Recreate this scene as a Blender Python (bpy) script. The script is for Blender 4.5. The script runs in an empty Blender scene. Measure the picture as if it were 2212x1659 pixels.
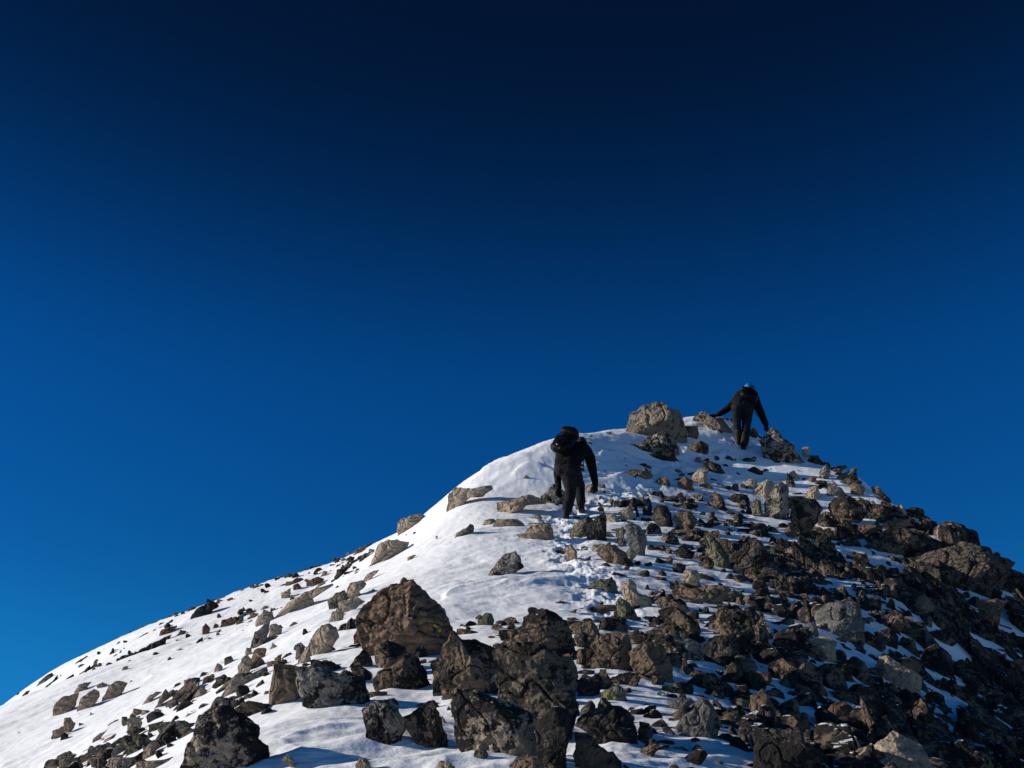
import bpy, bmesh, math, random
import numpy as np
from mathutils import Vector, Matrix

# ------------------------------------------------------------------ camera, sky, sun, exposure
SC = bpy.context.scene
COL = SC.collection
PITCH = math.radians(27.0)
cam_d = bpy.data.cameras.new('camera'); cam = bpy.data.objects.new('camera', cam_d); COL.objects.link(cam)
cam_d.sensor_width = 36.0; cam_d.lens = 2372.0 / 2212.0 * 36.0
cam_d.clip_start = 0.05; cam_d.clip_end = 12000.0
cam.rotation_euler = (math.radians(90.0) + PITCH, 0.0, 0.0)
SC.camera = cam

SUN_EL = math.radians(19.0)
SUN_AZ = math.radians(-88.0)            # from the view direction (+Y) towards the right; negative is left
world = bpy.data.worlds.new('World'); SC.world = world; world.use_nodes = True
wn = world.node_tree.nodes; wl = world.node_tree.links
sky = wn.new('ShaderNodeTexSky'); sky.sky_type = 'NISHITA'; sky.sun_disc = False
sky.sun_elevation = SUN_EL; sky.sun_rotation = SUN_AZ
sky.altitude = 0.0; sky.air_density = 0.6; sky.dust_density = 0.0; sky.ozone_density = 1.0
# very clear, polarised high-altitude air: the blue deepens from the horizon up
tcw = wn.new('ShaderNodeTexCoord'); sxw = wn.new('ShaderNodeSeparateXYZ'); wl.new(tcw.outputs['Generated'], sxw.inputs[0])
zr = wn.new('ShaderNodeValToRGB'); zr.color_ramp.interpolation = 'B_SPLINE'; _e = zr.color_ramp.elements
_e[0].position = 0.10; _e[0].color = (0.06, 0.40, 0.85, 1); _e[1].position = 0.80; _e[1].color = (0.02, 0.07, 0.16, 1)
for _p, _c in ((0.20, (0.04, 0.60, 0.93)), (0.30, (0.025, 0.40, 0.80)), (0.45, (0.015, 0.42, 0.92)), (0.56, (0.010, 0.20, 0.46)), (0.67, (0.008, 0.075, 0.165))):
    _n = _e.new(_p); _n.color = (*_c, 1)
zm = wn.new('ShaderNodeMix'); zm.data_type = 'RGBA'; zm.blend_type = 'MULTIPLY'; zm.inputs[0].default_value = 1.0
bg = wn['Background']; bg.inputs['Strength'].default_value = 0.108
wl.new(sxw.outputs['Z'], zr.inputs['Fac']); wl.new(sky.outputs['Color'], zm.inputs[6]); wl.new(zr.outputs['Color'], zm.inputs[7])
wl.new(zm.outputs[2], bg.inputs['Color'])
sd = bpy.data.lights.new('sun', 'SUN'); sd.energy = 5.0; sd.angle = math.radians(0.53); sd.color = (1.0, 0.93, 0.83)
sun = bpy.data.objects.new('sun', sd); COL.objects.link(sun)
_sv = Vector((math.sin(SUN_AZ) * math.cos(SUN_EL), math.cos(SUN_AZ) * math.cos(SUN_EL), math.sin(SUN_EL)))
sun.rotation_euler = _sv.to_track_quat('Z', 'Y').to_euler()
sun.location = (-30, 0, 30)
SC.view_settings.view_transform = 'Standard'; SC.view_settings.look = 'None'
SC.view_settings.exposure = 0.15; SC.view_settings.gamma = 1.0

def tag(o, label=None, cat=None, group=None, kind=None):
    if label: o['label'] = label
    if cat: o['category'] = cat
    if group: o['group'] = group
    if kind: o['kind'] = kind

# ------------------------------------------------------------------ noise (vectorised gradient noise)
def _hash(ix, iy, iz, s):
    h = (ix * 374761393 + iy * 668265263 + iz * 2147483647 * 3 + s * 1274126177) & 0xFFFFFFFF
    h = ((h ^ (h >> 13)) * 1274126177) & 0xFFFFFFFF
    h = ((h ^ (h >> 16)) * 2246822519) & 0xFFFFFFFF
    return h ^ (h >> 15)
def gnoise(p, s=0):
    p = np.asarray(p, float); i = np.floor(p).astype(np.int64); f = p - i
    w = f * f * f * (f * (f * 6 - 15) + 10); out = np.zeros(len(p))
    for dx in (0, 1):
        for dy in (0, 1):
            for dz in (0, 1):
                h = _hash(i[:, 0] + dx, i[:, 1] + dy, i[:, 2] + dz, s)
                g = np.stack([(h & 1023) / 511.5 - 1, ((h >> 10) & 1023) / 511.5 - 1, ((h >> 20) & 1023) / 511.5 - 1], 1)
                d = (g * (f - np.array([dx, dy, dz]))).sum(1)
                ww = (w[:, 0] if dx else 1 - w[:, 0]) * (w[:, 1] if dy else 1 - w[:, 1]) * (w[:, 2] if dz else 1 - w[:, 2])
                out += ww * d
    return out * 1.2
def fbm(p, oct=4, s=0, ridge=False, gain=0.5):
    p = np.asarray(p, float); a = 1.0; out = np.zeros(len(p)); f = 1.0
    for k in range(oct):
        n = gnoise(p * f, s + k * 17)
        out += a * ((1 - 2 * np.abs(n)) if ridge else n); a *= gain; f *= 2.03
    return out
def cells(x, y, size, s=0):
    """jointed rock blocks: every Voronoi cell is its own tilted plane; returns height and edge distance (unit cell)"""
    px, py = x / size, y / size
    ix, iy = np.floor(px).astype(np.int64), np.floor(py).astype(np.int64)
    b1 = np.full(len(x), 9.0); b2 = np.full(len(x), 9.0); h1 = np.zeros(len(x))
    for dx in (-1, 0, 1):
        for dy in (-1, 0, 1):
            h = _hash(ix + dx, iy + dy, ix * 0 + 7, s)
            cx = ix + dx + 0.15 + 0.7 * (h & 1023) / 1023.0; cy = iy + dy + 0.15 + 0.7 * ((h >> 10) & 1023) / 1023.0
            d = np.hypot(px - cx, py - cy)
            h2 = _hash(ix + dx, iy + dy, ix * 0 + 11, s + 5)
            tx = (h2 & 1023) / 511.5 - 1; ty = ((h2 >> 10) & 1023) / 511.5 - 1; tz = ((h2 >> 20) & 1023) / 511.5 - 1
            hh = tz * 0.55 + (px - cx) * tx * 0.9 + (py - cy) * ty * 0.9
            nb = d < b1
            b2 = np.where(nb, b1, np.minimum(b2, d)); h1 = np.where(nb, hh, h1); b1 = np.where(nb, d, b1)
    return h1 * size, b2 - b1

# ------------------------------------------------------------------ the mountain surface
F = 2372.0; CP, SP = math.cos(PITCH), math.sin(PITCH)
def ray(u, v):
    """photo position on a 2212x1659 frame -> direction with y = 1"""
    a = (829.5 - np.asarray(v, float)) / F; b = (np.asarray(u, float) - 1106.0) / F
    y = CP - a * SP
    return b / y, (SP + a * CP) / y
SIL = [(-250, 1680, 19), (0, 1530.4, 24), (150, 1480.0, 26), (250, 1481.4, 27), (350, 1510.3999999999999, 27.5), (430, 1481.2000000000003, 28), (560, 1451.1999999999998, 28), (700, 1335.8, 28), (780, 1249.6000000000001, 26.5), (850, 1156.6, 22.5), (920, 1113.6, 21.5), (970, 1068.4, 21), (1060, 1013.2, 21), (1140, 973.2, 21.5), (1200, 948.0, 22), (1250, 939.4000000000001, 22.5), (1310, 933.4, 23.5), (1390, 924.4, 24.5), (1480, 908.0, 25), (1570, 903.4000000000001, 25.5), (1650, 945.0, 25), (1720, 983.4000000000001, 24.3), (1790, 1034.3999999999999, 24), (1860, 1040.0, 23.4), (1930, 1103.1999999999998, 22.3), (2000, 1133.6, 21.3), (2080, 1184.3999999999999, 20), (2190, 1257.9999999999998, 19.3), (2300, 1330, 18), (2450, 1450, 17)]
MID = [(-250,1659,20.5-3),(0,1659,13),(150,1659,10.6),(300,1659,8),(400,1659,6.2),(500,1659,5.1),(620,1659,4.8),(750,1659,4.7),(950,1659,4.6),(1106,1659,4.7),(1300,1659,4.8),(1500,1659,4.9),(1700,1659,5.2),(1900,1659,6.8),(2212,1659,9.6),(2450,1659,12.5),
 (150,1530,16),(150,1600,13),(300,1500,14.5),(300,1580,11),(300,1420,18.5),(450,1400,17),(480,1500,10.2),(420,1580,7.8),(560,1420,12.2),(520,1350,19.5),(600,1380,13),(600,1320,18.5),(700,1270,20.5),
 (560,1580,5.9),(650,1500,7.0),(700,1430,8.6),(650,1440,8.8),(720,1350,12.2),(760,1320,13.6),(780,1260,17),(850,1210,18.2),(900,1160,19.6),(870,1410,8.6),(900,1300,12.2),(960,1250,14.2),(1000,1180,16.2),(1000,1100,19),
 (800,1560,6.0),(950,1560,6.0),(900,1480,7.1),(1000,1440,8),(1080,1222,14.6),(1100,1335,10.4),(1000,1340,10.2),(1180,1160,16.4),(1225,1115,18.3),(1225,1200,14.9),(1120,1060,19.8),(1250,1300,11.3),(1150,1400,8.6),(1150,1520,6.4),
 (1300,1040,20.6),(1400,1000,22.3),(1350,1100,18.6),(1400,1160,16.8),(1450,1230,14.2),(1400,1300,11.6),(1400,1400,9),(1400,1520,6.5),(1500,1060,21),(1500,1120,18.8),(1560,1000,23),(1605,966,23.8),(1600,1060,21.5),(1550,1300,12.2),(1600,1400,9.6),(1600,1540,6.8),
 (1650,1150,18.4),(1700,1060,22),(1700,1250,14.6),(1800,1100,21.2),(1800,1200,17),(1750,1340,11.8),(1800,1440,9.9),(1800,1560,7.9),(1950,1200,18),(1950,1300,14.2),(1950,1440,11.8),(2000,1560,9.8),(2100,1260,17.6),(2100,1360,15.2),(2150,1480,13.6),(2212,1400,15.6),(2212,1560,11.8)]
def _ctrl():
    P = []
    for u, v, y in SIL:
        dx, dz = ray(u, v); x, z = dx * y, dz * y; P.append((x, y, z))
        k = 0 if u > 800 else 1
        P.append((x * 1.10, y + 3.5 - 1.5 * k, z - 0.7 - 0.5 * k)); P.append((x * 1.35, y + 11, z - 6.5))
    for u, v, y in MID:
        dx, dz = ray(u, v); P.append((dx * y, y, dz * y))
    P += [(0,0,-1.65),(1.5,2,-0.75),(-1.5,2,-.8),(3,3,-.6),(-3,3,-1.1),(5,2,-2),(-5,2,-3),(0,-6,-4.6),(6,-5,-5.5),(-6,-5,-6.5),(14,5,-4.0),(-14,5,-5.5),(14,14,1),(-16,12,-2.5),(22,10,-5),(-25,12,-6)]
    return np.array(P)
CT = _ctrl()
def _U(r2):
    return np.where(r2 > 1e-12, r2 * np.log(np.maximum(r2, 1e-12)), 0.0)
_n = len(CT)
_A = np.zeros((_n + 3, _n + 3)); _d = ((CT[:, None, :2] - CT[None, :, :2]) ** 2).sum(-1)
_A[:_n, :_n] = _U(_d) + np.eye(_n) * 0.25
_A[:_n, _n] = 1; _A[:_n, _n+1:] = CT[:, :2]; _A[_n, :_n] = 1; _A[_n+1:, :_n] = CT[:, :2].T
_W = np.linalg.solve(_A, np.concatenate([CT[:, 2], [0, 0, 0]]))
def base_z(x, y):
    x = np.asarray(x, float); y = np.asarray(y, float); sh = x.shape; x = x.ravel(); y = y.ravel()
    out = np.empty(x.size)
    for i in range(0, x.size, 40000):
        xs, ys = x[i:i+40000], y[i:i+40000]
        r2 = (xs[:, None] - CT[None, :, 0]) ** 2 + (ys[:, None] - CT[None, :, 1]) ** 2
        out[i:i+40000] = _U(r2) @ _W[:_n] + _W[_n] + _W[_n+1] * xs + _W[_n+2] * ys
    return out.reshape(sh)
ROCKS = """
G|flat_rock|t|1130,570 1145,430 1205,355 1290,362 1400,352 1490,342 1500,370 1420,430 1330,430 1250,490 1190,540|long tan slab breaking the snow skyline left of the lower climber
G|rock|t|735,735 735,640 760,610 850,580 930,575 965,590 900,650 840,690|blocky tan rock overhanging the left skyline above the pale grained boulder
G|boulder|t|455,985 520,930 570,830 640,790 720,780 820,800 800,860 760,890 660,935 590,975 510,998|long pale boulder with vertical grain where the dome meets the left skyline
G|rock|c|860,800 930,755 1005,742 960,775|
G|rock|c|1035,775 1040,745 1062,745 1050,778|
G|rock|c|805,955 815,920 885,900 830,940|small brown splinter sticking out of the upper left edge of the dome
G|rock|n|1165,772 1220,720 1280,690 1320,648 1345,665 1345,715 1260,740|greenish pointed rock on the upper rim of the smooth snow dome
G|rock|c|1390,670 1440,620 1510,608 1530,630 1450,660|
G|flat_rock|c|1490,680 1515,640 1540,608 1640,610 1730,630 1765,655 1700,660 1560,665|flat brown slab lying along the top of the smooth snow dome
G|flat_rock|c|1765,650 1800,640 1925,632 1925,648 1800,656|thin brown sliver continuing the flat slab toward the trodden track
G|boulder|c|1540,580 1545,480 1620,460 1700,450 1780,417 1840,432 1900,455 1935,488 1840,480 1760,510 1680,530 1600,555|low brown boulder half drifted over, left of the lower climber's legs
G|boulder|w|1895,440 1950,370 1990,330 2040,335 2090,400 2090,500 2020,510 1940,480|pitted tan boulder under the lower climber's left hand
G|rock|c|1840,600 1845,575 1890,575 1905,600 1870,617|small brown rock casting a shadow left of the lower climber's boots
G|rock|c|1735,288 1770,252 1795,265 1780,280|tiny dark rock alone in the snow left of the lower climber's hips
G|boulder|c|1690,735 1760,730 1790,690 1850,660 1960,648 1985,700 2010,790 1900,780 1760,760|brown wedge boulder at the left edge of the trodden track
G|boulder|w|1415,1095 1470,1020 1560,940 1600,895 1680,873 1720,920 1748,1000 1650,1020 1540,1050 1480,1080|dark speckled wedge boulder alone on the smooth snow dome with a long shadow
G|rock|c|2080,855 2140,818 2185,880 2190,935 2150,945 2110,905|small brown pyramid rock standing in the trodden track right of the dome
G|rock|t|440,1110 500,1050 585,1020 530,1070 490,1120 455,1140|topmost narrow rock of the stack above the yellow spotted boulder's left side
G|rock|t|330,1170 350,1130 440,1108 480,1140 420,1200 470,1225 440,1255 380,1240 300,1230|second rock from the top of the stack left of the yellow spotted boulder
G|rock|n|165,1270 230,1215 300,1190 340,1250 260,1290 245,1330 200,1360 175,1320|greenish rock on the left of the stack left of the yellow spotted boulder
G|rock|t|250,1290 300,1270 400,1240 465,1275 420,1310 320,1380 290,1375|pale rock on the right of the stack left of the yellow spotted boulder
G|rock|t|165,1440 200,1370 250,1330 300,1380 290,1410 240,1455 180,1460|lowest rock of the stack left of the yellow spotted boulder
G|rock|c|500,1190 550,1178 520,1202|
G|rock|c|270,940 290,925 320,935 300,950|
G|rock|k|330,930 345,910 385,920 370,960 340,965|
G|rock|k|480,890 505,872 540,880 520,895|
G|rock|c|230,990 280,960 315,955 270,985|
G|rock|c|105,1060 130,1030 165,1035 140,1075|
G|rock|c|250,1050 285,1015 290,1040|
G|rock|c|305,1080 340,1040 380,1030 350,1060|
G|rock|c|375,1030 400,1010 425,1008 395,1040|
G|rock|c|0,1050 15,1033 30,1055|
D|boulder|t|575,740 590,610 640,540 705,500 780,530 800,600 720,690 620,780|smooth egg shaped tan boulder below the stack, left of the yellow spotted boulder
D|boulder|y|965,460 1050,350 1100,320 1180,230 1310,165 1340,155 1370,175 1410,160 1430,200 1500,240 1560,310 1640,380 1670,450 1680,500 1735,570 1690,650 1650,740 1570,835 1480,740 1380,700 1300,690 1200,640 1130,650 1090,670 1060,600 1000,520|largest brown boulder with swirling bands and yellow lichen spots below the snow dome
D|rock|r|930,655 965,500 1010,540 1060,620 1050,660|reddish brown rock wedged under the left end of the yellow spotted boulder
D|boulder|b|228,1140 260,1040 285,840 325,825 380,840 470,850 490,950 500,1070 480,1085 420,1140 320,1160|rusty brown left half of the cracked boulder above the foreground snow hollow
D|boulder|w|470,850 560,850 640,850 720,880 800,900 860,915 980,925 1015,960 1020,1080 960,1120 860,1170 790,1195 700,1190 620,1120 540,1080 500,1060 490,950|black and white lichened right half of the cracked boulder above the foreground hollow
D|flat_rock|k|580,790 610,780 740,800 830,840 855,880 800,895 680,870 595,850|flat dark slab lying behind the black and white lichened boulder
D|rock|d|880,820 950,760 1000,705 1050,715 1080,790 1080,850 1050,870 980,830 910,830|upper dark rock of the pair right of the flat dark slab
D|rock|d|910,850 980,830 1050,870 1080,900 1060,950 1010,960 920,890|lower dark rock of the pair right of the flat dark slab
D|boulder|d|1090,700 1130,650 1230,645 1330,680 1350,720 1290,800 1200,860 1130,880 1110,780|dark block with a flat top propping up the yellow spotted boulder
D|boulder|d|1100,940 1200,860 1290,810 1360,740 1450,790 1500,880 1555,985 1540,1060 1490,1060 1350,1030 1230,1010 1130,980|broad dark triangular boulder in shade directly below the yellow spotted boulder
D|rock|n|1025,1110 1030,1045 1110,1040 1200,1045 1195,1065 1100,1090 1060,1120|flat greenish rock between the two halves of foreground snow
D|boulder|w|1005,1200 1040,1170 1130,1120 1250,1115 1290,1180 1300,1250 1350,1290 1340,1350 1250,1430 1200,1520 1120,1480 1050,1400 1040,1310|rough speckled boulder standing in the middle of the foreground snow
D|boulder|d|1345,1260 1450,1200 1560,1135 1600,1200 1640,1330 1700,1460 1690,1490 1600,1530 1520,1550 1480,1450 1400,1390 1350,1320|dark angular boulder with green lichen tip standing in the foreground snow
D|rock|c|1625,1280 1650,1235 1700,1290 1640,1300|small brown rock in the snow beside the dark angular green tipped boulder
D|boulder|d|1575,830 1640,750 1700,650 1730,570 1770,590 1800,630 1900,640 2000,680 2080,740 2100,820 2150,900 2100,1000 1960,1080 1750,1130 1690,1080 1600,1000 1590,900|big craggy dark boulder forming the upper left of the central foreground pile
E|boulder|w|10,1065 60,960 120,820 160,845 215,880 290,910 290,980 200,1060 120,1110|light faced boulder resting in the middle of the central foreground pile
D|boulder|D|1745,1160 1790,1040 1850,1060 1960,1070 2100,1120 2250,1160 2360,1240 2430,1420 2465,1560 2350,1590 2100,1590 2000,1560 1900,1500 1850,1480 1780,1390 1760,1260|massive black boulder with an ochre left edge at the bottom of the central pile
D|rock|n|1885,1590 1910,1520 2000,1510 2020,1570 1990,1605|
D|rock|c|945,1640 980,1580 1030,1580 1060,1640 1090,1680 950,1690|brown rock tip at the bottom edge below the rough speckled boulder
D|rock|c|1605,1640 1640,1600 1700,1600 1750,1650 1740,1700 1620,1700|brown rock at the bottom edge below the dark angular green tipped boulder
D|rock|c|345,1600 390,1545 440,1590 480,1659 440,1670 400,1600|
C|boulder|D|1455,1600 1480,1520 1530,1500 1560,1430 1600,1340 1650,1250 1690,1170 1750,1110 1840,1100 1880,1180 1960,1240 2040,1310 2090,1340 2080,1430 2160,1480 2160,1535 1960,1560 1960,1600 2080,1659 2100,1740 1450,1740|dark pinnacle boulder with pale base at the bottom left foreground
C|boulder|d|1905,1180 1960,1130 2080,1125 2190,1150 2180,1200 2080,1230 1980,1230|low dark boulder between the dark pinnacle and the cracked boulder
D|flat_rock|d|1600,1540 1650,1515 1720,1530 1700,1550|
D|rock|d|1720,1555 1750,1540 1770,1555 1750,1562|
E|boulder|d|250,560 270,540 340,520 380,450 450,410 520,378 580,400 640,440 700,480 740,560 790,680 795,760 700,790 600,770 500,730 400,690 300,670|peaked grey and black boulder crowning the central foreground pile
E|boulder|G|150,740 290,680 420,680 560,700 650,760 740,790 800,930 755,1060 790,1190 735,1330 700,1480 620,1520 560,1400 430,1240 300,1130 220,1100 290,960 200,880|green lichened dark mass in the middle of the central pile
E|rock|g|440,770 560,740 600,780 560,820 480,830|
E|rock|w|780,600 800,570 860,555 890,620 880,700 800,690|whitish rock wedged right of the peaked boulder of the central pile
E|rock|b|800,850 810,700 880,690 890,780 870,850|
E|boulder|b|735,520 800,480 890,458 960,510 1000,560 980,600 900,610 850,550 760,560|brown boulder behind the whitish rock, right of the peaked boulder
E|rock|k|985,520 1000,450 1060,440 1085,500 1080,560 1000,560|dark upright rock above the barrel shaped boulder
E|rock|d|1065,440 1110,415 1180,450 1220,510 1215,570 1100,560|dark lichened rock touching the right side of the dark upright rock
E|rock|n|1125,310 1160,280 1220,320 1270,390 1300,440 1250,475 1180,450 1130,400|mossy rock below the two toned tan block beside the track
E|boulder|t|1160,190 1235,135 1280,180 1300,250 1380,270 1410,340 1300,385 1250,330 1180,260|two toned tan block leaning at the lower end of the trodden track
E|rock|n|910,180 940,150 1050,130 1080,110 1110,150 1145,215 1020,240 960,240|flat topped greenish rock inside the lower end of the trodden track
E|flat_rock|r|930,365 1000,345 1130,345 1120,390 1000,400|flat rusty slab at the foot of the trodden track
E|boulder|d|870,860 880,700 960,590 1100,570 1200,590 1225,660 1240,880 1150,900 1080,880 1060,860|barrel shaped dark boulder with a sunlit ochre shoulder right of the central pile
E|boulder|b|1240,730 1290,690 1400,650 1480,690 1540,760 1570,870 1580,960 1500,985 1420,960 1390,910 1300,880 1250,830|rounded brown boulder sitting on shaded snow right of the barrel shaped boulder
E|boulder|w|1370,640 1420,585 1540,580 1640,620 1760,640 1820,700 1780,800 1560,790 1530,740 1430,660|white speckled boulder behind the rounded brown boulder
E|boulder|d|1470,390 1590,360 1690,430 1780,500 1790,570 1800,660 1650,620 1610,560 1520,470|large dark leaning boulder above the white speckled boulder
E|rock|b|1430,320 1490,270 1570,300 1680,340 1730,390 1700,415 1580,370 1480,360|low brown rock right of the two toned tan block
E|rock|k|1380,455 1430,430 1500,450 1500,510 1420,500|
E|flat_rock|n|1365,560 1420,530 1530,515 1550,570 1380,580|thin green edged slab on the snow left of the large dark leaning boulder
E|boulder|t|1625,130 1690,40 1770,60 1800,110 1780,160 1640,175|tan block catching sun above the long brown snow capped boulder
E|boulder|b|1590,230 1660,175 1740,215 1860,180 2020,200 1980,270 1950,330 1800,300 1640,330|long brown snow capped boulder below the tall pale wedge
E|flat_rock|g|1600,290 1640,280 1830,290 1820,320 1690,335|grey slab edge under the long brown snow capped boulder
E|boulder|d|1890,470 1960,390 2100,400 2212,430 2230,600 2150,850 2100,800 2110,680 2050,600 1930,560|big dark speckled boulder with sloping top right of the large leaning boulder
E|boulder|k|1830,800 1830,700 1920,600 2050,610 2110,680 2100,830 2010,860 1950,820|black shaded block below the big dark speckled boulder
E|rock|g|2010,790 2040,700 2100,690 2110,770 2060,860|light grey rock propped against the black shaded block
E|boulder|d|1810,1040 1850,890 1920,900 2000,980 2055,1060 2040,1085 1900,1080|half buried dark boulder in the shaded snow right of the rounded brown boulder
E|rock|k|1110,920 1150,900 1300,890 1310,1000 1230,980|black block under the rounded brown boulder
E|rock|k|800,950 880,930 970,900 1035,985 960,1040 900,1080 800,1100|black wedge rock touching the right side of the central pile
E|boulder|n|1000,1060 1080,1010 1140,980 1190,1040 1210,1100 1140,1130 1020,1090|small rounded dark green boulder alone on the shaded snow
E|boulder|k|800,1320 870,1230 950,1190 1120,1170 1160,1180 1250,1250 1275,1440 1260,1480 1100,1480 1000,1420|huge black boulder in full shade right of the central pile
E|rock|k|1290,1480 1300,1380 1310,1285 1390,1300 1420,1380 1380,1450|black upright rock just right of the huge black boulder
E|boulder|g|1620,1310 1700,1230 1780,1150 1850,1095 1900,1180 1950,1320 1920,1445 1780,1450 1650,1420 1640,1360|grey brown pyramid boulder with snow on its left shoulder, lower right
E|rock|g|1530,1115 1600,1100 1730,1095 1745,1130 1620,1190 1560,1195|flat grey rock upslope of the pyramid boulder's left shoulder
E|rock|b|1955,1290 2010,1220 2080,1200 2140,1255 2050,1310|brown wedge rock right of the pyramid boulder
E|rock|d|1315,1510 1400,1460 1550,1470 1540,1500 1450,1520 1380,1580|dark low rock on shaded snow below the black upright rock
E|rock|d|1580,1490 1650,1480 1730,1520 1680,1530|
E|rock|d|1485,1330 1540,1330 1580,1350 1520,1360|
E|rock|b|1910,1620 1940,1590 1990,1610 1990,1645|small brown rock on the snow at the bottom edge below the pyramid boulder
E|boulder|b|255,1650 310,1580 400,1550 500,1570 530,1640 530,1720 250,1720|sunlit brown boulder at the bottom edge in front of the massive black boulder
E|rock|d|530,1610 600,1595 665,1640 640,1700 530,1700|
E|boulder|k|2100,1370 2160,1340 2212,1345 2260,1400 2260,1480 2150,1480|black rock in snow between the pyramid boulder and the blunt brown boulder
E|rock|n|2005,1160 2060,1110 2130,1095 2212,1130 2180,1150|
E|rock|d|2080,990 2180,980 2212,1060 2160,1090|
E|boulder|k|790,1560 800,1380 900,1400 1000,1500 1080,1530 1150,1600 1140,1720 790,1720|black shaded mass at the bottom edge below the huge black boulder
E|rock|n|0,510 10,440 60,405 110,410 130,490 60,510|small green lichened rock on the snow between the yellow spotted and peaked boulders
E|rock|d|240,490 280,480 340,515 280,525|
E|rock|r|690,460 760,440 790,440 770,470|
E|rock|d|990,860 1040,855 1065,915 1000,905|
E|flat_rock|k|800,880 870,862 945,870 940,905 820,910|
E|rock|b|80,595 110,590 145,600 100,610|
A|boulder|s|920,490 950,410 965,315 1050,265 1120,235 1185,222 1250,228 1255,275 1350,285 1360,330 1380,380 1410,450 1400,560 1330,570 1260,460 1150,460 1000,480|big pale summit boulder with a snow topped crown left of the upper climber
A|boulder|w|910,560 950,550 1040,560 1100,500 1220,460 1290,500 1340,570 1350,600 1200,620 1060,640 960,645 930,620|flat snow backed boulder directly in front of the pale summit boulder
A|flat_rock|k|980,650 1100,640 1300,610 1370,690 1340,705 1130,690|dark ledge under the flat snow backed boulder
A|rock|d|1390,410 1500,412 1510,480 1490,520 1420,530 1400,470|square dark rock touching the right side of the pale summit boulder
A|rock|d|1420,610 1440,560 1520,530 1590,565 1580,630 1500,650|dark rock below the square dark rock at the summit
A|boulder|s|1475,345 1510,305 1545,295 1590,310 1620,340 1700,340 1740,400 1790,460 1720,430 1680,420 1665,470 1620,450 1560,390 1500,375|ragged tan boulder under the upper climber's left hand
A|rock|d|1925,500 1925,430 1950,420 1990,455 1975,500 1940,512|small dark block just behind the upper climber's legs
B|boulder|w|75,530 120,490 150,450 180,432 230,470 250,510 330,560 380,620 440,650 420,735 300,745 220,680 130,650 90,600|big two tone boulder under the upper climber's right hand
A|rock|k|1855,690 1895,665 1980,690 1940,710|
A|rock|k|1910,770 1960,740 2030,780 2030,805 1960,812|
A|rock|k|1030,720 1080,712 1155,750 1110,762|
A|rock|b|890,785 960,765 1040,768 1120,770 1140,810 1120,842 1030,830 960,810|low brown rock in the snow below the dark summit ledge
A|rock|t|1460,830 1500,770 1550,745 1590,770 1580,860 1540,900 1490,890|rounded tan rock standing on the track between the two climbers
A|rock|d|1530,690 1600,695 1690,730 1725,810 1680,800 1620,770 1560,740|dark slanting rock behind the rounded tan rock between the climbers
A|rock|g|1470,710 1490,660 1530,665 1530,720|
A|rock|d|1160,860 1240,820 1280,870 1260,910|
A|rock|r|1340,860 1400,820 1460,850 1480,920 1420,950 1350,910|reddish dark rock left of the rounded tan rock between the climbers
A|rock|d|1600,990 1640,940 1700,980 1780,1090 1740,1120 1650,1060|
A|rock|t|1870,890 1930,830 1990,860 1970,910 1900,930|
B|boulder|t|15,940 80,880 140,838 185,880 180,950 100,1010 60,970|sunlit tan cube below the two tone boulder on the right flank
B|boulder|w|110,1040 160,960 240,855 300,900 300,1000 310,1170 230,1200 120,1190|tall grey lichened boulder right of the sunlit tan cube
B|rock|n|0,1050 45,1000 80,1020 110,1110 70,1160 10,1150|grey green wedge left of the tall grey lichened boulder
A|rock|t|570,955 585,915 650,875 680,920 665,960|tan rock under the lower climber's right hand
A|rock|b|700,915 705,890 750,880 760,912|small square rock right of the lower climber's right hand
A|boulder|n|470,1250 560,1175 620,1145 670,1190 660,1240 590,1290 560,1340 480,1300|split greenish tan boulder below and right of the lower climber's boots
A|boulder|k|590,1350 600,1220 680,1150 740,1120 760,1220 780,1340 700,1360|black fissured block right of the split greenish boulder
A|rock|g|710,1200 715,1120 750,1110 755,1250 740,1290|
A|rock|t|760,1180 770,1120 840,1125 900,1180 780,1195|
A|flat_rock|t|870,1110 940,1060 985,1080 980,1160 900,1180|tilted tan plate in the centre of the jagged outcrop
A|rock|k|1060,1140 1090,1000 1110,990 1130,1050 1120,1150|tallest dark spike of the jagged outcrop right of the lower climber
A|rock|k|1000,1160 990,1050 1010,1030 1030,1150|shorter dark spike left of the tallest spike in the jagged outcrop
A|flat_rock|g|920,1220 980,1195 1040,1230 1090,1350 1085,1460 1010,1490 960,1400|large upright grey plate at the front of the jagged outcrop
A|flat_rock|g|840,1290 900,1220 940,1370 930,1400 880,1370|narrow plate left of the large upright grey plate
A|boulder|b|690,1445 760,1370 840,1370 920,1440 955,1550 800,1520|brown snow topped boulder below the black fissured block
A|rock|t|635,1400 660,1370 750,1365 690,1440|
A|rock|t|890,1440 960,1390 1010,1440 960,1510 900,1480|pale cracked rock between the brown snow topped boulder and the upright plate
A|boulder|b|1300,1160 1360,1110 1450,1090 1500,1180 1440,1250 1380,1280|brown dark boulder right of the jagged outcrop
A|boulder|k|1130,1160 1180,1050 1250,1060 1310,1250 1230,1240|black rubble block at the right end of the jagged outcrop
A|boulder|n|1560,1290 1620,1290 1700,1380 1780,1500 1800,1580 1700,1590 1600,1550 1580,1400|tall pale green grey wedge leaning right in the centre of the right flank
A|rock|d|1510,1540 1580,1460 1640,1530 1600,1590|
A|rock|k|1300,1560 1320,1520 1400,1530 1400,1590 1330,1610|dark rock upslope of the sun catching tan block
A|rock|k|1310,1430 1400,1400 1480,1430 1450,1500 1330,1460|
A|boulder|k|1750,1000 1800,960 1900,970 1930,1020 1850,1050|
A|boulder|k|1860,1400 1960,1310 2030,1380 2080,1500 2100,1680 1900,1680 1800,1560|black craggy mass right of the tall pale wedge
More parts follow.
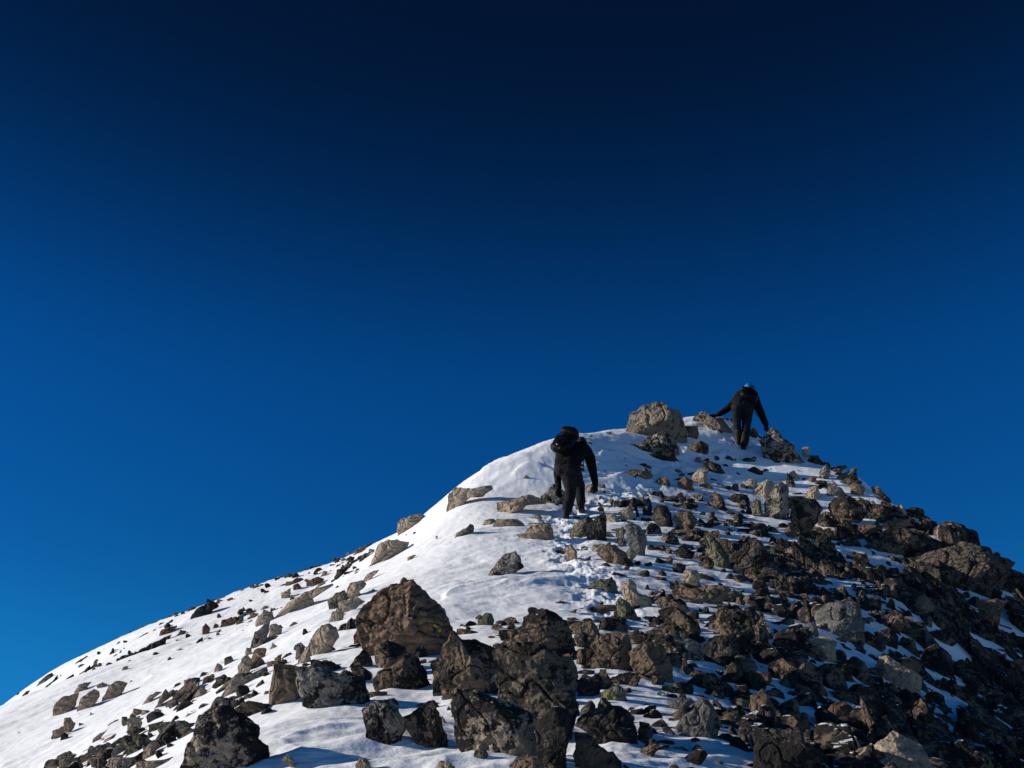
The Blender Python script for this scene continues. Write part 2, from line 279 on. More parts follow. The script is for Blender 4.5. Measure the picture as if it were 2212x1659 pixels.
A|rock|b|745,485 760,460 800,455 820,480|small tan rock on the snow left of the pale summit boulder
A|rock|b|605,498 640,478 655,488 620,497|
A|rock|d|800,1040 840,1010 890,1035 900,1065 820,1060|
A|rock|b|735,1035 750,1015 775,1025 770,1040|
A|rock|d|690,1080 720,1055 745,1080 740,1110 710,1105|
A|rock|d|1070,965 1090,950 1110,970 1090,982|
A|rock|b|1800,800 1830,780 1860,805|
A|rock|d|900,735 920,722 970,750|
B|rock|t|410,605 430,580 475,585 470,640 420,640|small block on the skyline right of the two tone boulder
B|rock|k|460,690 480,650 540,650 590,715 500,730|dark snow capped rock on the skyline right of the small block
B|boulder|w|555,790 600,730 640,720 640,790 600,860 560,820|black and white rock left of the tilted plank on the right skyline
B|flat_rock|k|640,745 770,722 780,750 700,775 650,780|dark slab behind the tilted plank on the right skyline
B|flat_rock|g|690,850 700,820 780,780 850,738 865,765 800,820 720,870|long tilted plank of rock jutting out over the right skyline
B|rock|t|620,890 660,842 720,900 680,905|
B|boulder|g|610,960 630,890 720,905 770,960 690,990|
B|boulder|b|800,890 850,870 920,910 910,970 850,985 810,950|rounded brown boulder below the tilted plank
B|boulder|k|720,870 780,830 900,860 880,890 800,910|
B|flat_rock|d|630,1040 690,990 790,975 880,1040 940,1120 860,1170 770,1225 690,1140|large dark smooth slab in the middle of the right flank below the skyline
B|rock|t|840,1000 880,990 930,1025 910,1055|
B|rock|t|940,1030 990,1010 1010,1035 970,1060|
B|boulder|d|940,1150 980,1070 1020,1045 1130,1110 1090,1170 990,1180|dark boulder right of the large dark smooth slab
B|rock|b|980,900 1040,905 1080,950 1070,985 1000,970|brown rock on the right skyline below the tilted plank
B|rock|t|1200,1060 1215,1048 1255,1100 1260,1140 1220,1155 1205,1110|slim tan spike standing on the right skyline snow
B|boulder|k|1255,1090 1320,1065 1390,1080 1410,1140 1400,1180 1300,1140|dark dome shaped boulder on the skyline right of the slim tan spike
B|rock|k|1400,1140 1470,1180 1510,1220 1500,1250 1400,1210|
B|boulder|t|1510,1230 1580,1220 1690,1270 1700,1350 1600,1370 1520,1330|block with a golden hollow at the right skyline above the overhang
B|boulder|b|1080,1190 1150,1160 1270,1165 1310,1210 1200,1240 1100,1230|flat brown sunlit boulder below the slim tan spike
B|boulder|d|905,1410 960,1340 1100,1260 1300,1240 1400,1270 1425,1370 1280,1420 1100,1470 980,1475|broad dark boulder under the flat brown sunlit boulder
B|boulder|r|740,1280 830,1230 960,1210 1070,1210 1060,1250 900,1310 850,1330|rusty dark boulder with snow on top left of the broad dark boulder
B|boulder|L|1280,1640 1350,1500 1450,1440 1700,1360 1850,1400 2000,1470 2135,1515 2080,1580 1990,1659 1900,1740 1700,1750 1400,1720|huge layered overhanging boulder at the right skyline
B|boulder|k|2000,1660 2080,1580 2150,1610 2230,1640 2230,1740 2000,1740|dark boulder at the right frame edge beside the layered overhang
B|boulder|d|300,1000 400,980 520,1010 580,1080 520,1200 400,1330 350,1250 330,1100|
B|boulder|d|270,880 290,780 340,830 370,900 340,920|
B|rock|t|310,790 350,770 400,830 350,850|
B|rock|t|470,910 540,890 560,960 520,1020 430,990|
B|rock|t|270,1410 360,1410 440,1470 465,1510 350,1490|tan rock with sunlit corner below the black craggy flank
B|rock|T|540,1530 640,1500 740,1530 780,1540 700,1580 640,1600|bright orange tan rock on snow left of the layered overhang
B|boulder|k|500,1400 540,1300 620,1300 680,1370 650,1450 560,1470|
B|boulder|d|540,1180 600,1110 720,1190 660,1250 560,1250|
B|rock|k|1010,985 1100,990 1150,1030 1080,1030|
B|rock|b|285,1290 350,1220 375,1290 320,1330|
B|rock|b|450,850 490,820 530,825 520,870|
B|rock|t|370,775 385,765 405,775 385,785|
F|boulder|t|430,650 470,610 560,598 695,640 680,760 600,810 540,790 470,720|pale sunlit block half in shade in the middle of the lower right flank
F|flat_rock|g|460,580 470,490 520,485 550,560 540,600 470,600|upright grey plate holding snow above the pale sunlit block
F|boulder|g|520,400 600,340 800,280 870,350 920,560 850,670 760,640 560,620 540,480|large grey lichened boulder above the pale sunlit block
F|boulder|t|1000,890 1050,760 1120,760 1250,840 1340,890 1380,930 1370,1050 1300,1080 1180,1060 1060,950|long sunlit edged boulder lying right of the pale sunlit block
F|boulder|b|0,1080 100,1020 140,1090 200,1180 190,1290 100,1310 20,1300|blunt brown boulder with snow at its left foot, lower right
F|boulder|r|530,1300 600,1210 680,1130 760,1125 810,1180 840,1330 770,1310 650,1280|sunlit boulder with an orange lichen stripe in the lower right
F|rock|t|830,1210 900,1220 940,1280 930,1370 870,1350|
F|boulder|k|520,1320 640,1290 840,1330 960,1420 960,1560 760,1590 560,1500|black boulder beneath the orange striped boulder
F|boulder|t|830,1540 900,1490 1040,1450 1150,1370 1280,1420 1400,1520 1500,1620 1500,1740 780,1740 820,1640 940,1590|big tan boulder with a snow dab on its crest at the bottom right
F|rock|t|660,1650 700,1570 740,1560 800,1610 780,1660|
F|boulder|k|0,1340 100,1350 380,1340 430,1450 560,1540 540,1720 0,1720|black boulder at the bottom edge below the blunt brown boulder
F|rock|r|30,940 60,880 110,880 170,920 160,1000 100,980|rusty tipped rock above the blunt brown boulder
F|boulder|d|150,820 260,780 380,860 560,960 620,1100 480,1060 400,1000 180,960|
F|boulder|d|480,850 600,820 820,820 800,900 740,960 600,930 520,930|dark stacked plates below the pale sunlit block
F|boulder|d|620,1040 800,1030 925,1080 890,1170 760,1120|
F|boulder|k|1340,850 1420,700 1490,660 1620,760 1660,900 1620,960 1530,950|black jagged boulder right of the long sunlit edged boulder
F|boulder|k|1000,560 1120,525 1190,590 1180,660 1010,680|
F|boulder|d|1190,660 1230,600 1330,640 1420,780 1300,730|
F|boulder|b|1830,300 2000,290 2060,330 2000,470 1920,540 1840,510|brown block hanging below the layered overhang
F|boulder|d|1480,420 1600,380 1700,420 1810,600 1700,580 1540,510|
F|boulder|b|2000,860 2100,800 2212,780 2240,980 2100,940|brown boulder at the right frame edge above the lower snow streaks
F|boulder|d|1920,620 1960,540 2080,600 2160,710 2080,740|
F|rock|k|1880,1230 1920,1200 2000,1280 2050,1370 1940,1330|
F|boulder|d|1650,1330 1740,1220 1850,1380 1930,1490 1800,1480 1660,1420|
F|boulder|d|1200,1280 1380,1100 1450,1200 1540,1330 1500,1520 1380,1500 1230,1400|dark boulder topped with snow right of the black jagged boulder's foot
F|boulder|d|1550,1570 1750,1510 1930,1540 2000,1640 1800,1720 1600,1720|dark boulder at the bottom right corner
F|rock|d|840,830 920,800 920,870 870,890|
F|boulder|d|1060,440 1200,400 1300,490 1200,530 1000,520|
F|boulder|n|1260,330 1400,250 1500,360 1400,430 1290,400|
F|rock|b|1880,730 2060,730 2050,800 1900,820|
F|rock|b|1420,1600 1470,1480 1550,1400 1610,1410 1550,1560 1500,1610|
C|boulder|c|425,1250 440,1150 520,1080 600,1060 640,1050 610,1150 560,1190 490,1245|left brown boulder of the pair on the open left slope
C|rock|c|590,1040 640,985 740,960 690,1030 640,1050|flat brown rock above the pair of boulders on the left slope
C|boulder|c|615,1190 650,1100 760,1020 800,1040 805,1080 750,1150 700,1190 630,1205|right brown boulder of the pair on the open left slope
C|rock|c|780,990 830,965 865,975 860,1000 800,1005|
C|boulder|c|830,1060 880,1000 960,955 1030,970 1000,1030 930,1100 870,1115|brown rock with a pointed right end, right of the pair on the left slope
C|rock|c|800,1135 830,1085 870,1110 860,1130|
C|rock|d|1040,970 1060,948 1110,960|
C|rock|c|427,1430 427,1360 515,1320 520,1380 480,1420|squarish brown rock, left of the small trio on the lower left slope
C|rock|c|515,1330 520,1260 570,1250 610,1300 560,1370 525,1390|upright rock, top of the small trio on the lower left slope
C|rock|d|485,1425 520,1370 555,1390 515,1440|dark rock, lowest of the small trio on the lower left slope
C|rock|d|630,1330 640,1290 680,1300|
C|flat_rock|c|1140,1140 1180,1110 1260,1045 1320,1040 1220,1120 1160,1165|long thin brown slab slanting on the middle of the left slope
C|rock|c|1220,1190 1250,1140 1340,1020 1390,1080 1330,1090 1290,1160 1240,1200|hooked brown rock right of the long thin slanting slab
C|rock|c|1340,1165 1370,1120 1480,1080 1490,1100 1410,1150|
C|rock|d|1390,1020 1420,980 1460,965 1465,1000|
C|rock|t|1460,1060 1490,950 1590,945 1540,1020 1500,1070|tan squared rock upslope of the hooked brown rock
C|rock|n|1525,1030 1550,960 1600,955 1590,1000|
C|rock|n|1590,930 1640,880 1685,885 1640,920|
C|rock|d|1620,990 1650,930 1730,900 1740,920 1680,990|
C|rock|t|1545,1100 1600,1040 1620,1005 1680,1030 1630,1090|tan pointed rock right of the hooked brown rock
C|rock|c|1730,890 1760,810 1805,845 1770,890|
C|rock|n|1820,830 1820,770 1870,750 1890,790 1850,830|
C|boulder|t|1025,1390 1030,1260 1130,1240 1150,1300 1100,1370 1050,1400|pale buff upright block in the lower left rock strip
C|rock|c|1045,1240 1080,1180 1150,1190 1140,1230 1080,1250|
C|rock|t|1135,1235 1150,1190 1200,1190 1240,1220 1180,1240|
C|rock|c|1240,1230 1250,1185 1310,1190 1270,1230|
C|rock|n|985,1290 985,1245 1030,1245 1030,1300 1010,1320|
C|flat_rock|n|1200,1360 1200,1310 1330,1270 1290,1330 1240,1380|
C|boulder|g|1250,1430 1300,1370 1390,1290 1490,1280 1540,1300 1620,1300 1600,1350 1480,1410 1350,1490 1270,1480|large grey boulder left of the dark pinnacle boulder
C|flat_rock|c|1440,1270 1520,1220 1640,1180 1560,1240 1490,1280|thin brown slab just above the large grey boulder on the left
C|boulder|n|1000,1560 1050,1460 1110,1390 1200,1420 1225,1440 1140,1550|greenish black faceted boulder left of the large grey boulder
C|rock|g|980,1659 1000,1575 1140,1555 1120,1610 1060,1680|grey rock directly under the greenish black faceted boulder
C|rock|c|1135,1600 1160,1510 1250,1430 1280,1490 1220,1560 1150,1610|brown rock between the greenish black faceted and large grey boulders
C|rock|g|890,1560 930,1490 1000,1455 1060,1465 1010,1540|
C|rock|t|810,1680 880,1590 1000,1550 980,1640 960,1690|
C|flat_rock|c|740,1460 760,1420 870,1350 820,1410 780,1465|
C|flat_rock|c|790,1480 850,1430 940,1380 920,1420 840,1470|
C|rock|n|740,1530 860,1460 900,1520 850,1540|
C|rock|g|860,1450 950,1475 900,1520|
C|flat_rock|c|630,1560 700,1510 780,1480 740,1530|
C|boulder|c|465,1670 490,1570 570,1565 640,1600 700,1620 600,1670 580,1710 470,1710|rounded brown boulder at the bottom edge near the left corner
C|flat_rock|c|360,1640 470,1625 460,1690|
C|boulder|t|1060,1670 1120,1620 1240,1600 1400,1565 1405,1600 1380,1710 1080,1710|wide buff boulder at the bottom edge left of the dark pinnacle
C|rock|t|1000,1420 1050,1370 1080,1400 1040,1440|
C|boulder|g|255,1030 320,960 420,890 430,910 340,970 380,970 300,1030|dark grey rock ledge on the lower left skyline
C|rock|r|165,1085 210,1040 245,1030 200,1075|
C|flat_rock|r|585,840 620,800 700,750 725,765 640,800|dark reddish slab on the left skyline between the grey ledge and the red rocks
C|rock|r|930,660 960,635 980,640 950,665|
C|boulder|r|1280,600 1310,540 1430,505 1435,520 1340,560 1300,600|long reddish rock on the left skyline
C|rock|r|1300,640 1330,600 1395,575 1370,610|
C|rock|r|1405,590 1460,540 1510,555 1470,595|
C|rock|r|1625,585 1640,520 1665,485 1700,520 1690,580|reddish pointed rock below the black skyline rocks on the left
C|rock|r|1710,530 1740,490 1770,500 1760,525|
C|rock|r|1785,515 1800,460 1880,435 1905,490 1890,520|reddish block right of the reddish pointed rock
C|rock|n|1910,480 1940,455 1990,480 1960,490|
C|boulder|K|1545,425 1600,370 1670,335 1680,290 1760,330 1770,350 1720,380 1690,435 1650,440 1640,390|jagged black rock standing up from the left skyline
C|rock|r|1945,395 1970,355 2000,390|
C|rock|c|975,870 1000,840 1040,835 1020,860|
C|rock|c|995,700 1000,685 1015,688|
C|rock|c|470,930 490,900 500,905|
C|rock|c|500,1025 525,990 510,1025|
C|rock|c|710,1240 735,1205 750,1215|
C|rock|c|630,1225 650,1210 645,1228|
C|rock|c|140,1380 150,1360 160,1370|
C|rock|c|1600,650 1640,625 1635,645|
C|rock|c|1670,625 1690,600 1715,605|
C|rock|n|1870,555 1925,530 1900,550|
C|rock|c|2130,1070 2150,1035 2180,1035 2150,1070|
C|flat_rock|t|1780,1100 1830,1020 1880,930 1960,900 1980,960 1900,1040 1830,1100|tan slanting slab above the dark pinnacle boulder
C|boulder|t|1910,900 1930,830 1990,760 2040,780 2030,880 1970,910|tan block at the top of the tan slanting slab
D|rock|t|130,525 140,470 200,380 270,400 290,450 220,490|pale rock touching the lower end of the long slanting slab
D|flat_rock|t|280,470 290,390 400,320 520,250 620,210 740,175 750,190 640,260 480,340 390,420 330,470|longest slab, pinkish tan and slanting along the upper left slope
D|rock|r|545,200 550,150 640,110 690,130 600,190|reddish rock above the longest slanting slab
D|rock|c|340,300 345,240 415,205 420,250 360,290|upright brown rock above the lower half of the longest slanting slab
D|rock|r|440,225 440,180 480,165 510,200 480,222|
D|rock|r|370,190 390,150 490,120 520,130 420,170|
D|rock|c|360,300 440,265 510,250 420,290|
D|flat_rock|c|600,205 650,165 710,150 660,190|
D|boulder|g|85,700 130,560 200,500 250,470 240,560 190,640 120,710|grey slab in the rock column left of the egg shaped boulder
D|rock|t|240,580 250,510 300,490 345,530 350,590 270,600|whitish knob on the rock column left of the egg shaped boulder
D|rock|c|190,660 200,605 340,595 300,640|flat brown rock under the whitish knob
D|rock|c|240,690 270,645 310,670 290,700|
D|rock|T|95,790 130,700 220,690 200,770 130,810|orange tan rock in the rock column below the flat brown rock
D|rock|c|55,740 60,680 100,690 90,750|
D|boulder|t|0,850 20,780 70,740 105,790 90,890 20,920|
D|rock|b|265,820 290,770 350,735 340,800 300,835|brown upright rock above the rusty half of the cracked boulder
D|rock|c|225,845 230,800 270,800 275,845|
D|boulder|g|0,1000 0,920 60,920 100,900 220,840 230,870 170,950 100,980 20,995|
D|rock|g|455,800 460,680 500,640 535,680 520,720 470,790|dark grey upright rock left of the egg shaped boulder
D|flat_rock|t|440,840 470,800 520,720 580,660 580,780 520,840|slab leaning under the egg shaped boulder
D|rock|c|195,1070 215,1040 245,1035 220,1065|
D|rock|c|160,375 200,350 245,345 220,380|
D|rock|c|75,415 110,400 160,405 120,440|
D|rock|c|10,390 40,355 65,390|
D|rock|c|660,95 690,70 715,70 700,100|
D|rock|c|860,110 890,75 965,45 930,90|
D|rock|n|1060,235 1080,210 1105,215 1090,235|
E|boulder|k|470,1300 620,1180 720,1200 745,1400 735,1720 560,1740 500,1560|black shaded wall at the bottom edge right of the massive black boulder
E|boulder|G|150,880 320,870 480,950 540,1120 480,1260 300,1200 180,1130|dark green lichened block in the heart of the central pile
"""

def surf(x, y):
    """snow base: fitted slope near the ridge, a plain mountain side falling away farther out"""
    x = np.asarray(x, float).ravel(); y = np.asarray(y, float).ravel()
    r = np.hypot(x, y - 6.0); z = np.zeros(len(x)); m = r < 44
    if m.any(): z[m] = base_z(x[m], y[m])
    far = 7.0 - 0.62 * (r - 17.0)
    far = np.maximum(far, -900.0 + 0.02 * r)
    w = np.clip((r - 24.0) / 16.0, 0, 1); w = w * w * (3 - 2 * w)
    return z * (1 - w) + far * w

YS = np.geomspace(2.0, 45.0, 900)
def hit0(u, v):
    dx, dz = ray(u, v); g = dz * YS - base_z(dx * YS, YS); k = np.nonzero(g < 0)[0]
    if len(k): return YS[k[0]], True
    m = YS > 8; return YS[m][np.argmin(g[m])], False
def w3(u, v):
    y, ok = hit0(u, v); dx, dz = ray(u, v)
    return np.array([dx * y, y, dz * y])

TRACK = np.array([w3(u, v)[:2] for u, v in [(1190,1128),(1230,1118),(1232,1150),(1218,1190),(1240,1225),(1285,1255),(1300,1300),(1340,1335)]])
TRACK2 = np.array([w3(u, v)[:2] for u, v in [(1235,1110),(1290,1090),(1345,1075),(1400,1050),(1440,1020),(1500,990),(1560,985),(1605,968)]])
def dist_line(x, y, L):
    d = np.full(len(x), 1e9)
    for a, b in zip(L[:-1], L[1:]):
        ab = b - a; t = np.clip(((x - a[0]) * ab[0] + (y - a[1]) * ab[1]) / (ab @ ab), 0, 1)
        d = np.minimum(d, np.hypot(x - a[0] - t * ab[0], y - a[1] - t * ab[1]))
    return d
# how bare of snow the rubble is (0 deep snow .. 1 bare), sampled at places on the slope
BARE = [(100,1600,.0),(300,1500,.27),(300,1620,.4),(150,1510,.1),(430,1560,.4),(560,1420,.4),(600,1260,.38),(740,1215,.62),(690,1235,.55),(650,1255,.4),(500,1320,.1),(780,1320,.28),(760,1420,.1),(650,1590,.0),(900,1590,.0),(1000,1640,.0),
 (950,1500,.1),(1000,1250,.0),(1100,1180,.0),(1150,1290,.0),(1050,1100,.0),(1150,1000,.0),(1250,1000,.0),(1300,1050,.0),(1225,1125,.0),(1200,1140,.0),(1250,1160,.15),(1220,1240,.0),(1040,1350,.2),(1130,1440,.75),(1060,1430,.5),(1150,1520,.75),(1190,1580,.6),(1250,1330,.15),
 (1350,1130,.6),(1300,1200,.5),(1420,1070,.45),(1450,1150,.5),(1480,1200,.25),(1400,1230,.1),(1500,1060,.4),(1560,1000,.1),(1610,985,.0),(1590,1005,.0),(1680,1010,.2),(1550,1130,.5),(1600,1170,.45),(1650,1100,.6),(1700,1150,.75),(1750,1060,.75),(1800,1130,.8),(1850,1080,.8),(1900,1150,.6),(1950,1200,.7),(1980,1140,.4),
 (1350,1370,.5),(1280,1420,.5),(1400,1470,.15),(1350,1560,.25),(1450,1300,.35),(1550,1260,.4),(1550,1340,.55),(1600,1400,.6),(1500,1430,.3),(1480,1540,.15),(1420,1620,.1),(1600,1560,.3),(1620,1620,.45),(1550,1480,.3),
 (1650,1290,.3),(1700,1290,.35),(1680,1230,.5),(1750,1350,.6),(1820,1220,.5),(1830,1280,.5),(1900,1280,.7),(2000,1280,.85),(2100,1270,.9),(1780,1420,.6),(1850,1400,.45),(1820,1480,.45),(1700,1500,.65),(1750,1600,.8),(1850,1560,.7),(1950,1440,.5),(2000,1380,.5),(2000,1500,.55),(1950,1540,.6),(2050,1580,.45),(2130,1420,.5),(2150,1340,.8),(2180,1500,.45),(2100,1500,.5),(2000,1630,.7),(2180,1620,.6)]
BARE = [(u, v, min(1.0, b * 1.18 + 0.06) if u >= 1560 and b >= .25 else b * 1.25 if u > 1290 else b) for u, v, b in BARE]
_bp = np.array([list(w3(u, v)[:2]) + [b] for u, v, b in BARE])
def bare(x, y):
    num = np.zeros(len(x)); den = np.full(len(x), 0.03)
    for bx, by, b in _bp:
        s = 0.09 * by + 0.15
        w = np.exp(-((x - bx) ** 2 + ((y - by) * 0.8) ** 2) / (2 * s * s)) + 1e-7
        num += w * b; den += w
    return num / den

def fine_snow(x, y):
    P = np.stack([x, y, x * 0], 1)
    drift = np.clip(0.085 - 0.0022 * y, 0.03, 0.08) * fbm(P * 0.6, 3, 3)
    a = math.radians(28.0); ca, sa = math.cos(a), math.sin(a)
    q = np.stack([(x * ca + y * sa) * 0.55, (-x * sa + y * ca) * 2.2, x * 0], 1)
    q[:, :2] += 0.35 * np.stack([gnoise(P * 1.3, 31), gnoise(P * 1.3, 37)], 1)
    sas = fbm(q, 4, 9, ridge=True)
    amt = np.clip(0.5 + 1.4 * gnoise(P * 0.35, 50), 0.1, 1.0)
    ph = (-x * sa + y * ca) * 0.9 + 1.5 * gnoise(P * 0.45, 91) + 0.5 * gnoise(P * 1.7, 92); saw = ph - np.floor(ph)
    lip = np.clip(gnoise(P * 0.6, 95) * 3.0 - 0.1, 0, 1)
    drift = drift + 0.055 * lip * np.where(saw < 0.88, (saw / 0.88) ** 2, (1 - saw) / 0.12)
    z = drift + 0.042 * amt * sas + 0.012 * fbm(P * 5.0, 3, 21)
    for L, wd in ((TRACK, 0.30), (TRACK2, 0.34)):
        m = np.exp(-(dist_line(x, y, L) / wd) ** 2)
        k = m > 0.02
        if k.any():
            z[k] += m[k] * (0.075 * fbm(P[k] * 3.6, 4, 61, gain=0.55) - 0.03 + 0.012 * fbm(P[k] * 14.0, 2, 63, ridge=True))
    return z

# ------------------------------------------------------------------ sampled ground, used to set things down on it
AZ = np.concatenate([np.radians(np.linspace(-180, -40, 60)[:-1]), np.radians(np.linspace(-40, -31, 30)[:-1]), np.radians(np.linspace(-31, 31, 1150)), np.radians(np.linspace(31, 40, 30)[1:]), np.radians(np.linspace(40, 180, 60)[1:])])
RR = np.concatenate([np.linspace(0.25, 3.0, 30)[:-1], np.geomspace(3.0, 32, 820), np.geomspace(32, 6000, 70)[1:]])
_A, _R = np.meshgrid(AZ, RR); GX = (_R * np.sin(_A)).ravel(); GY = (_R * np.cos(_A)).ravel(); GZ = surf(GX, GY)
_near = (np.abs(np.arctan2(GX, GY)) < 0.75) & (np.hypot(GX, GY) < 40)
GZ[_near] += fine_snow(GX[_near], GY[_near])
_Z2 = GZ.reshape(len(RR), len(AZ)); _k0, _k1 = np.searchsorted(RR, (2.0, 40.0))
def hit(u, v):
    """where a photo position meets the snow: forward distance, and whether it does"""
    dx, dz = ray(u, v); c = np.interp(math.atan2(dx, 1.0), AZ, np.arange(len(AZ))); i = int(c); f = c - i; i2 = min(i + 1, len(AZ) - 1)
    zc = _Z2[_k0:_k1, i] * (1 - f) + _Z2[_k0:_k1, i2] * f; yy = RR[_k0:_k1] / math.hypot(dx, 1.0); g = dz * yy - zc
    k = np.nonzero(g < 0)[0]
    if len(k):
        k = k[0]
        if k > 0: t = g[k - 1] / (g[k - 1] - g[k]); return yy[k - 1] * (1 - t) + yy[k] * t, True
        return yy[0], True
    m = yy > 8; return yy[m][np.argmin(g[m])], False

def grid_mesh(name, az, rr, zf, keep=None):
    A, R = np.meshgrid(az, rr); x = (R * np.sin(A)).ravel(); y = (R * np.cos(A)).ravel()
    z, mask = zf(x, y)
    nr, na = len(rr), len(az); idx = np.arange(nr * na).reshape(nr, na)
    q = np.stack([idx[:-1, :-1], idx[1:, :-1], idx[1:, 1:], idx[:-1, 1:]], -1).reshape(-1, 4)[:, ::-1]
    if mask is not None:
        q = q[mask[q].any(1)]
        used = np.unique(q); re = np.full(nr * na, -1); re[used] = np.arange(len(used)); q = re[q]
        x, y, z = x[used], y[used], z[used]
    return np_mesh(name, np.stack([x, y, z], 1), q)
def np_mesh(name, co, faces, smooth=True):
    me = bpy.data.meshes.new(name); n = faces.shape[1]
    me.vertices.add(len(co)); me.vertices.foreach_set('co', np.ascontiguousarray(co, np.float32).ravel())
    me.loops.add(faces.size); me.loops.foreach_set('vertex_index', np.ascontiguousarray(faces, np.int32).ravel())
    me.polygons.add(len(faces)); me.polygons.foreach_set('loop_start', np.arange(0, faces.size, n, dtype=np.int32))
    me.polygons.foreach_set('use_smooth', np.full(len(faces), smooth))
    me.update(calc_edges=True); me.validate()
    return me
def link(name, me, mat=None, parent=None):
    o = bpy.data.objects.new(name, me); COL.objects.link(o)
    if mat: me.materials.append(mat)
    if parent: o.parent = parent
    return o

# ------------------------------------------------------------------ materials
def new_mat(name):
    m = bpy.data.materials.new(name); m.use_nodes = True
    nt = m.node_tree; b = nt.nodes['Principled BSDF']
    return m, nt, b
def N(nt, t, **kw):
    n = nt.nodes.new(t)
    for k, v in kw.items():
        if k.startswith('i_'): n.inputs[k[2:].replace('_', ' ')].default_value = v
        else: setattr(n, k, v)
    return n
def ramp(nt, src, a, b, ca=(0, 0, 0, 1), cb=(1, 1, 1, 1)):
    r = nt.nodes.new('ShaderNodeValToRGB'); e = r.color_ramp.elements
    e[0].position = a; e[1].position = b; e[0].color = ca; e[1].color = cb
    nt.links.new(src, r.inputs['Fac']); return r.outputs['Color']
def mix(nt, fac, a, b):
    m = nt.nodes.new('ShaderNodeMix'); m.data_type = 'RGBA'
    for s, v in ((m.inputs[0], fac), (m.inputs[6], a), (m.inputs[7], b)):
        if hasattr(v, 'is_output'): nt.links.new(v, s)
        elif isinstance(v, (int, float)): s.default_value = v
        else: s.default_value = (*v, 1.0)
    return m.outputs[2]
def math_(nt, op, a, b=None):
    m = nt.nodes.new('ShaderNodeMath'); m.operation = op
    for s, v in zip(m.inputs, (a, b)):
        if v is None: continue
        if hasattr(v, 'is_output'): nt.links.new(v, s)
        else: s.default_value = v
    return m.outputs[0]

def snow_mat():
    m, nt, b = new_mat('wind packed snow')
    g = N(nt, 'ShaderNodeNewGeometry')
    n1 = N(nt, 'ShaderNodeTexNoise', i_Scale=9.0, i_Detail=8.0, i_Roughness=0.6)
    n2 = N(nt, 'ShaderNodeTexNoise', i_Scale=70.0, i_Detail=4.0)
    mp = N(nt, 'ShaderNodeMapping'); mp.inputs['Rotation'].default_value = (0, 0, math.radians(-28)); mp.inputs['Scale'].default_value = (0.35, 1.6, 1)
    nt.links.new(g.outputs['Position'], mp.inputs['Vector']); nt.links.new(mp.outputs[0], n1.inputs['Vector'])
    nt.links.new(g.outputs['Position'], n2.inputs['Vector'])
    b1 = N(nt, 'ShaderNodeBump', i_Strength=0.45, i_Distance=0.03); b2 = N(nt, 'ShaderNodeBump', i_Strength=0.35, i_Distance=0.006)
    nt.links.new(n1.outputs['Fac'], b1.inputs['Height']); nt.links.new(n2.outputs['Fac'], b2.inputs['Height'])
    nt.links.new(b1.outputs[0], b2.inputs['Normal']); nt.links.new(b2.outputs[0], b.inputs['Normal'])
    b.inputs['Base Color'].default_value = (0.87, 0.88, 0.90, 1); b.inputs['Roughness'].default_value = 0.6
    b.inputs['Specular IOR Level'].default_value = 0.25
    return m
SNOW = snow_mat()

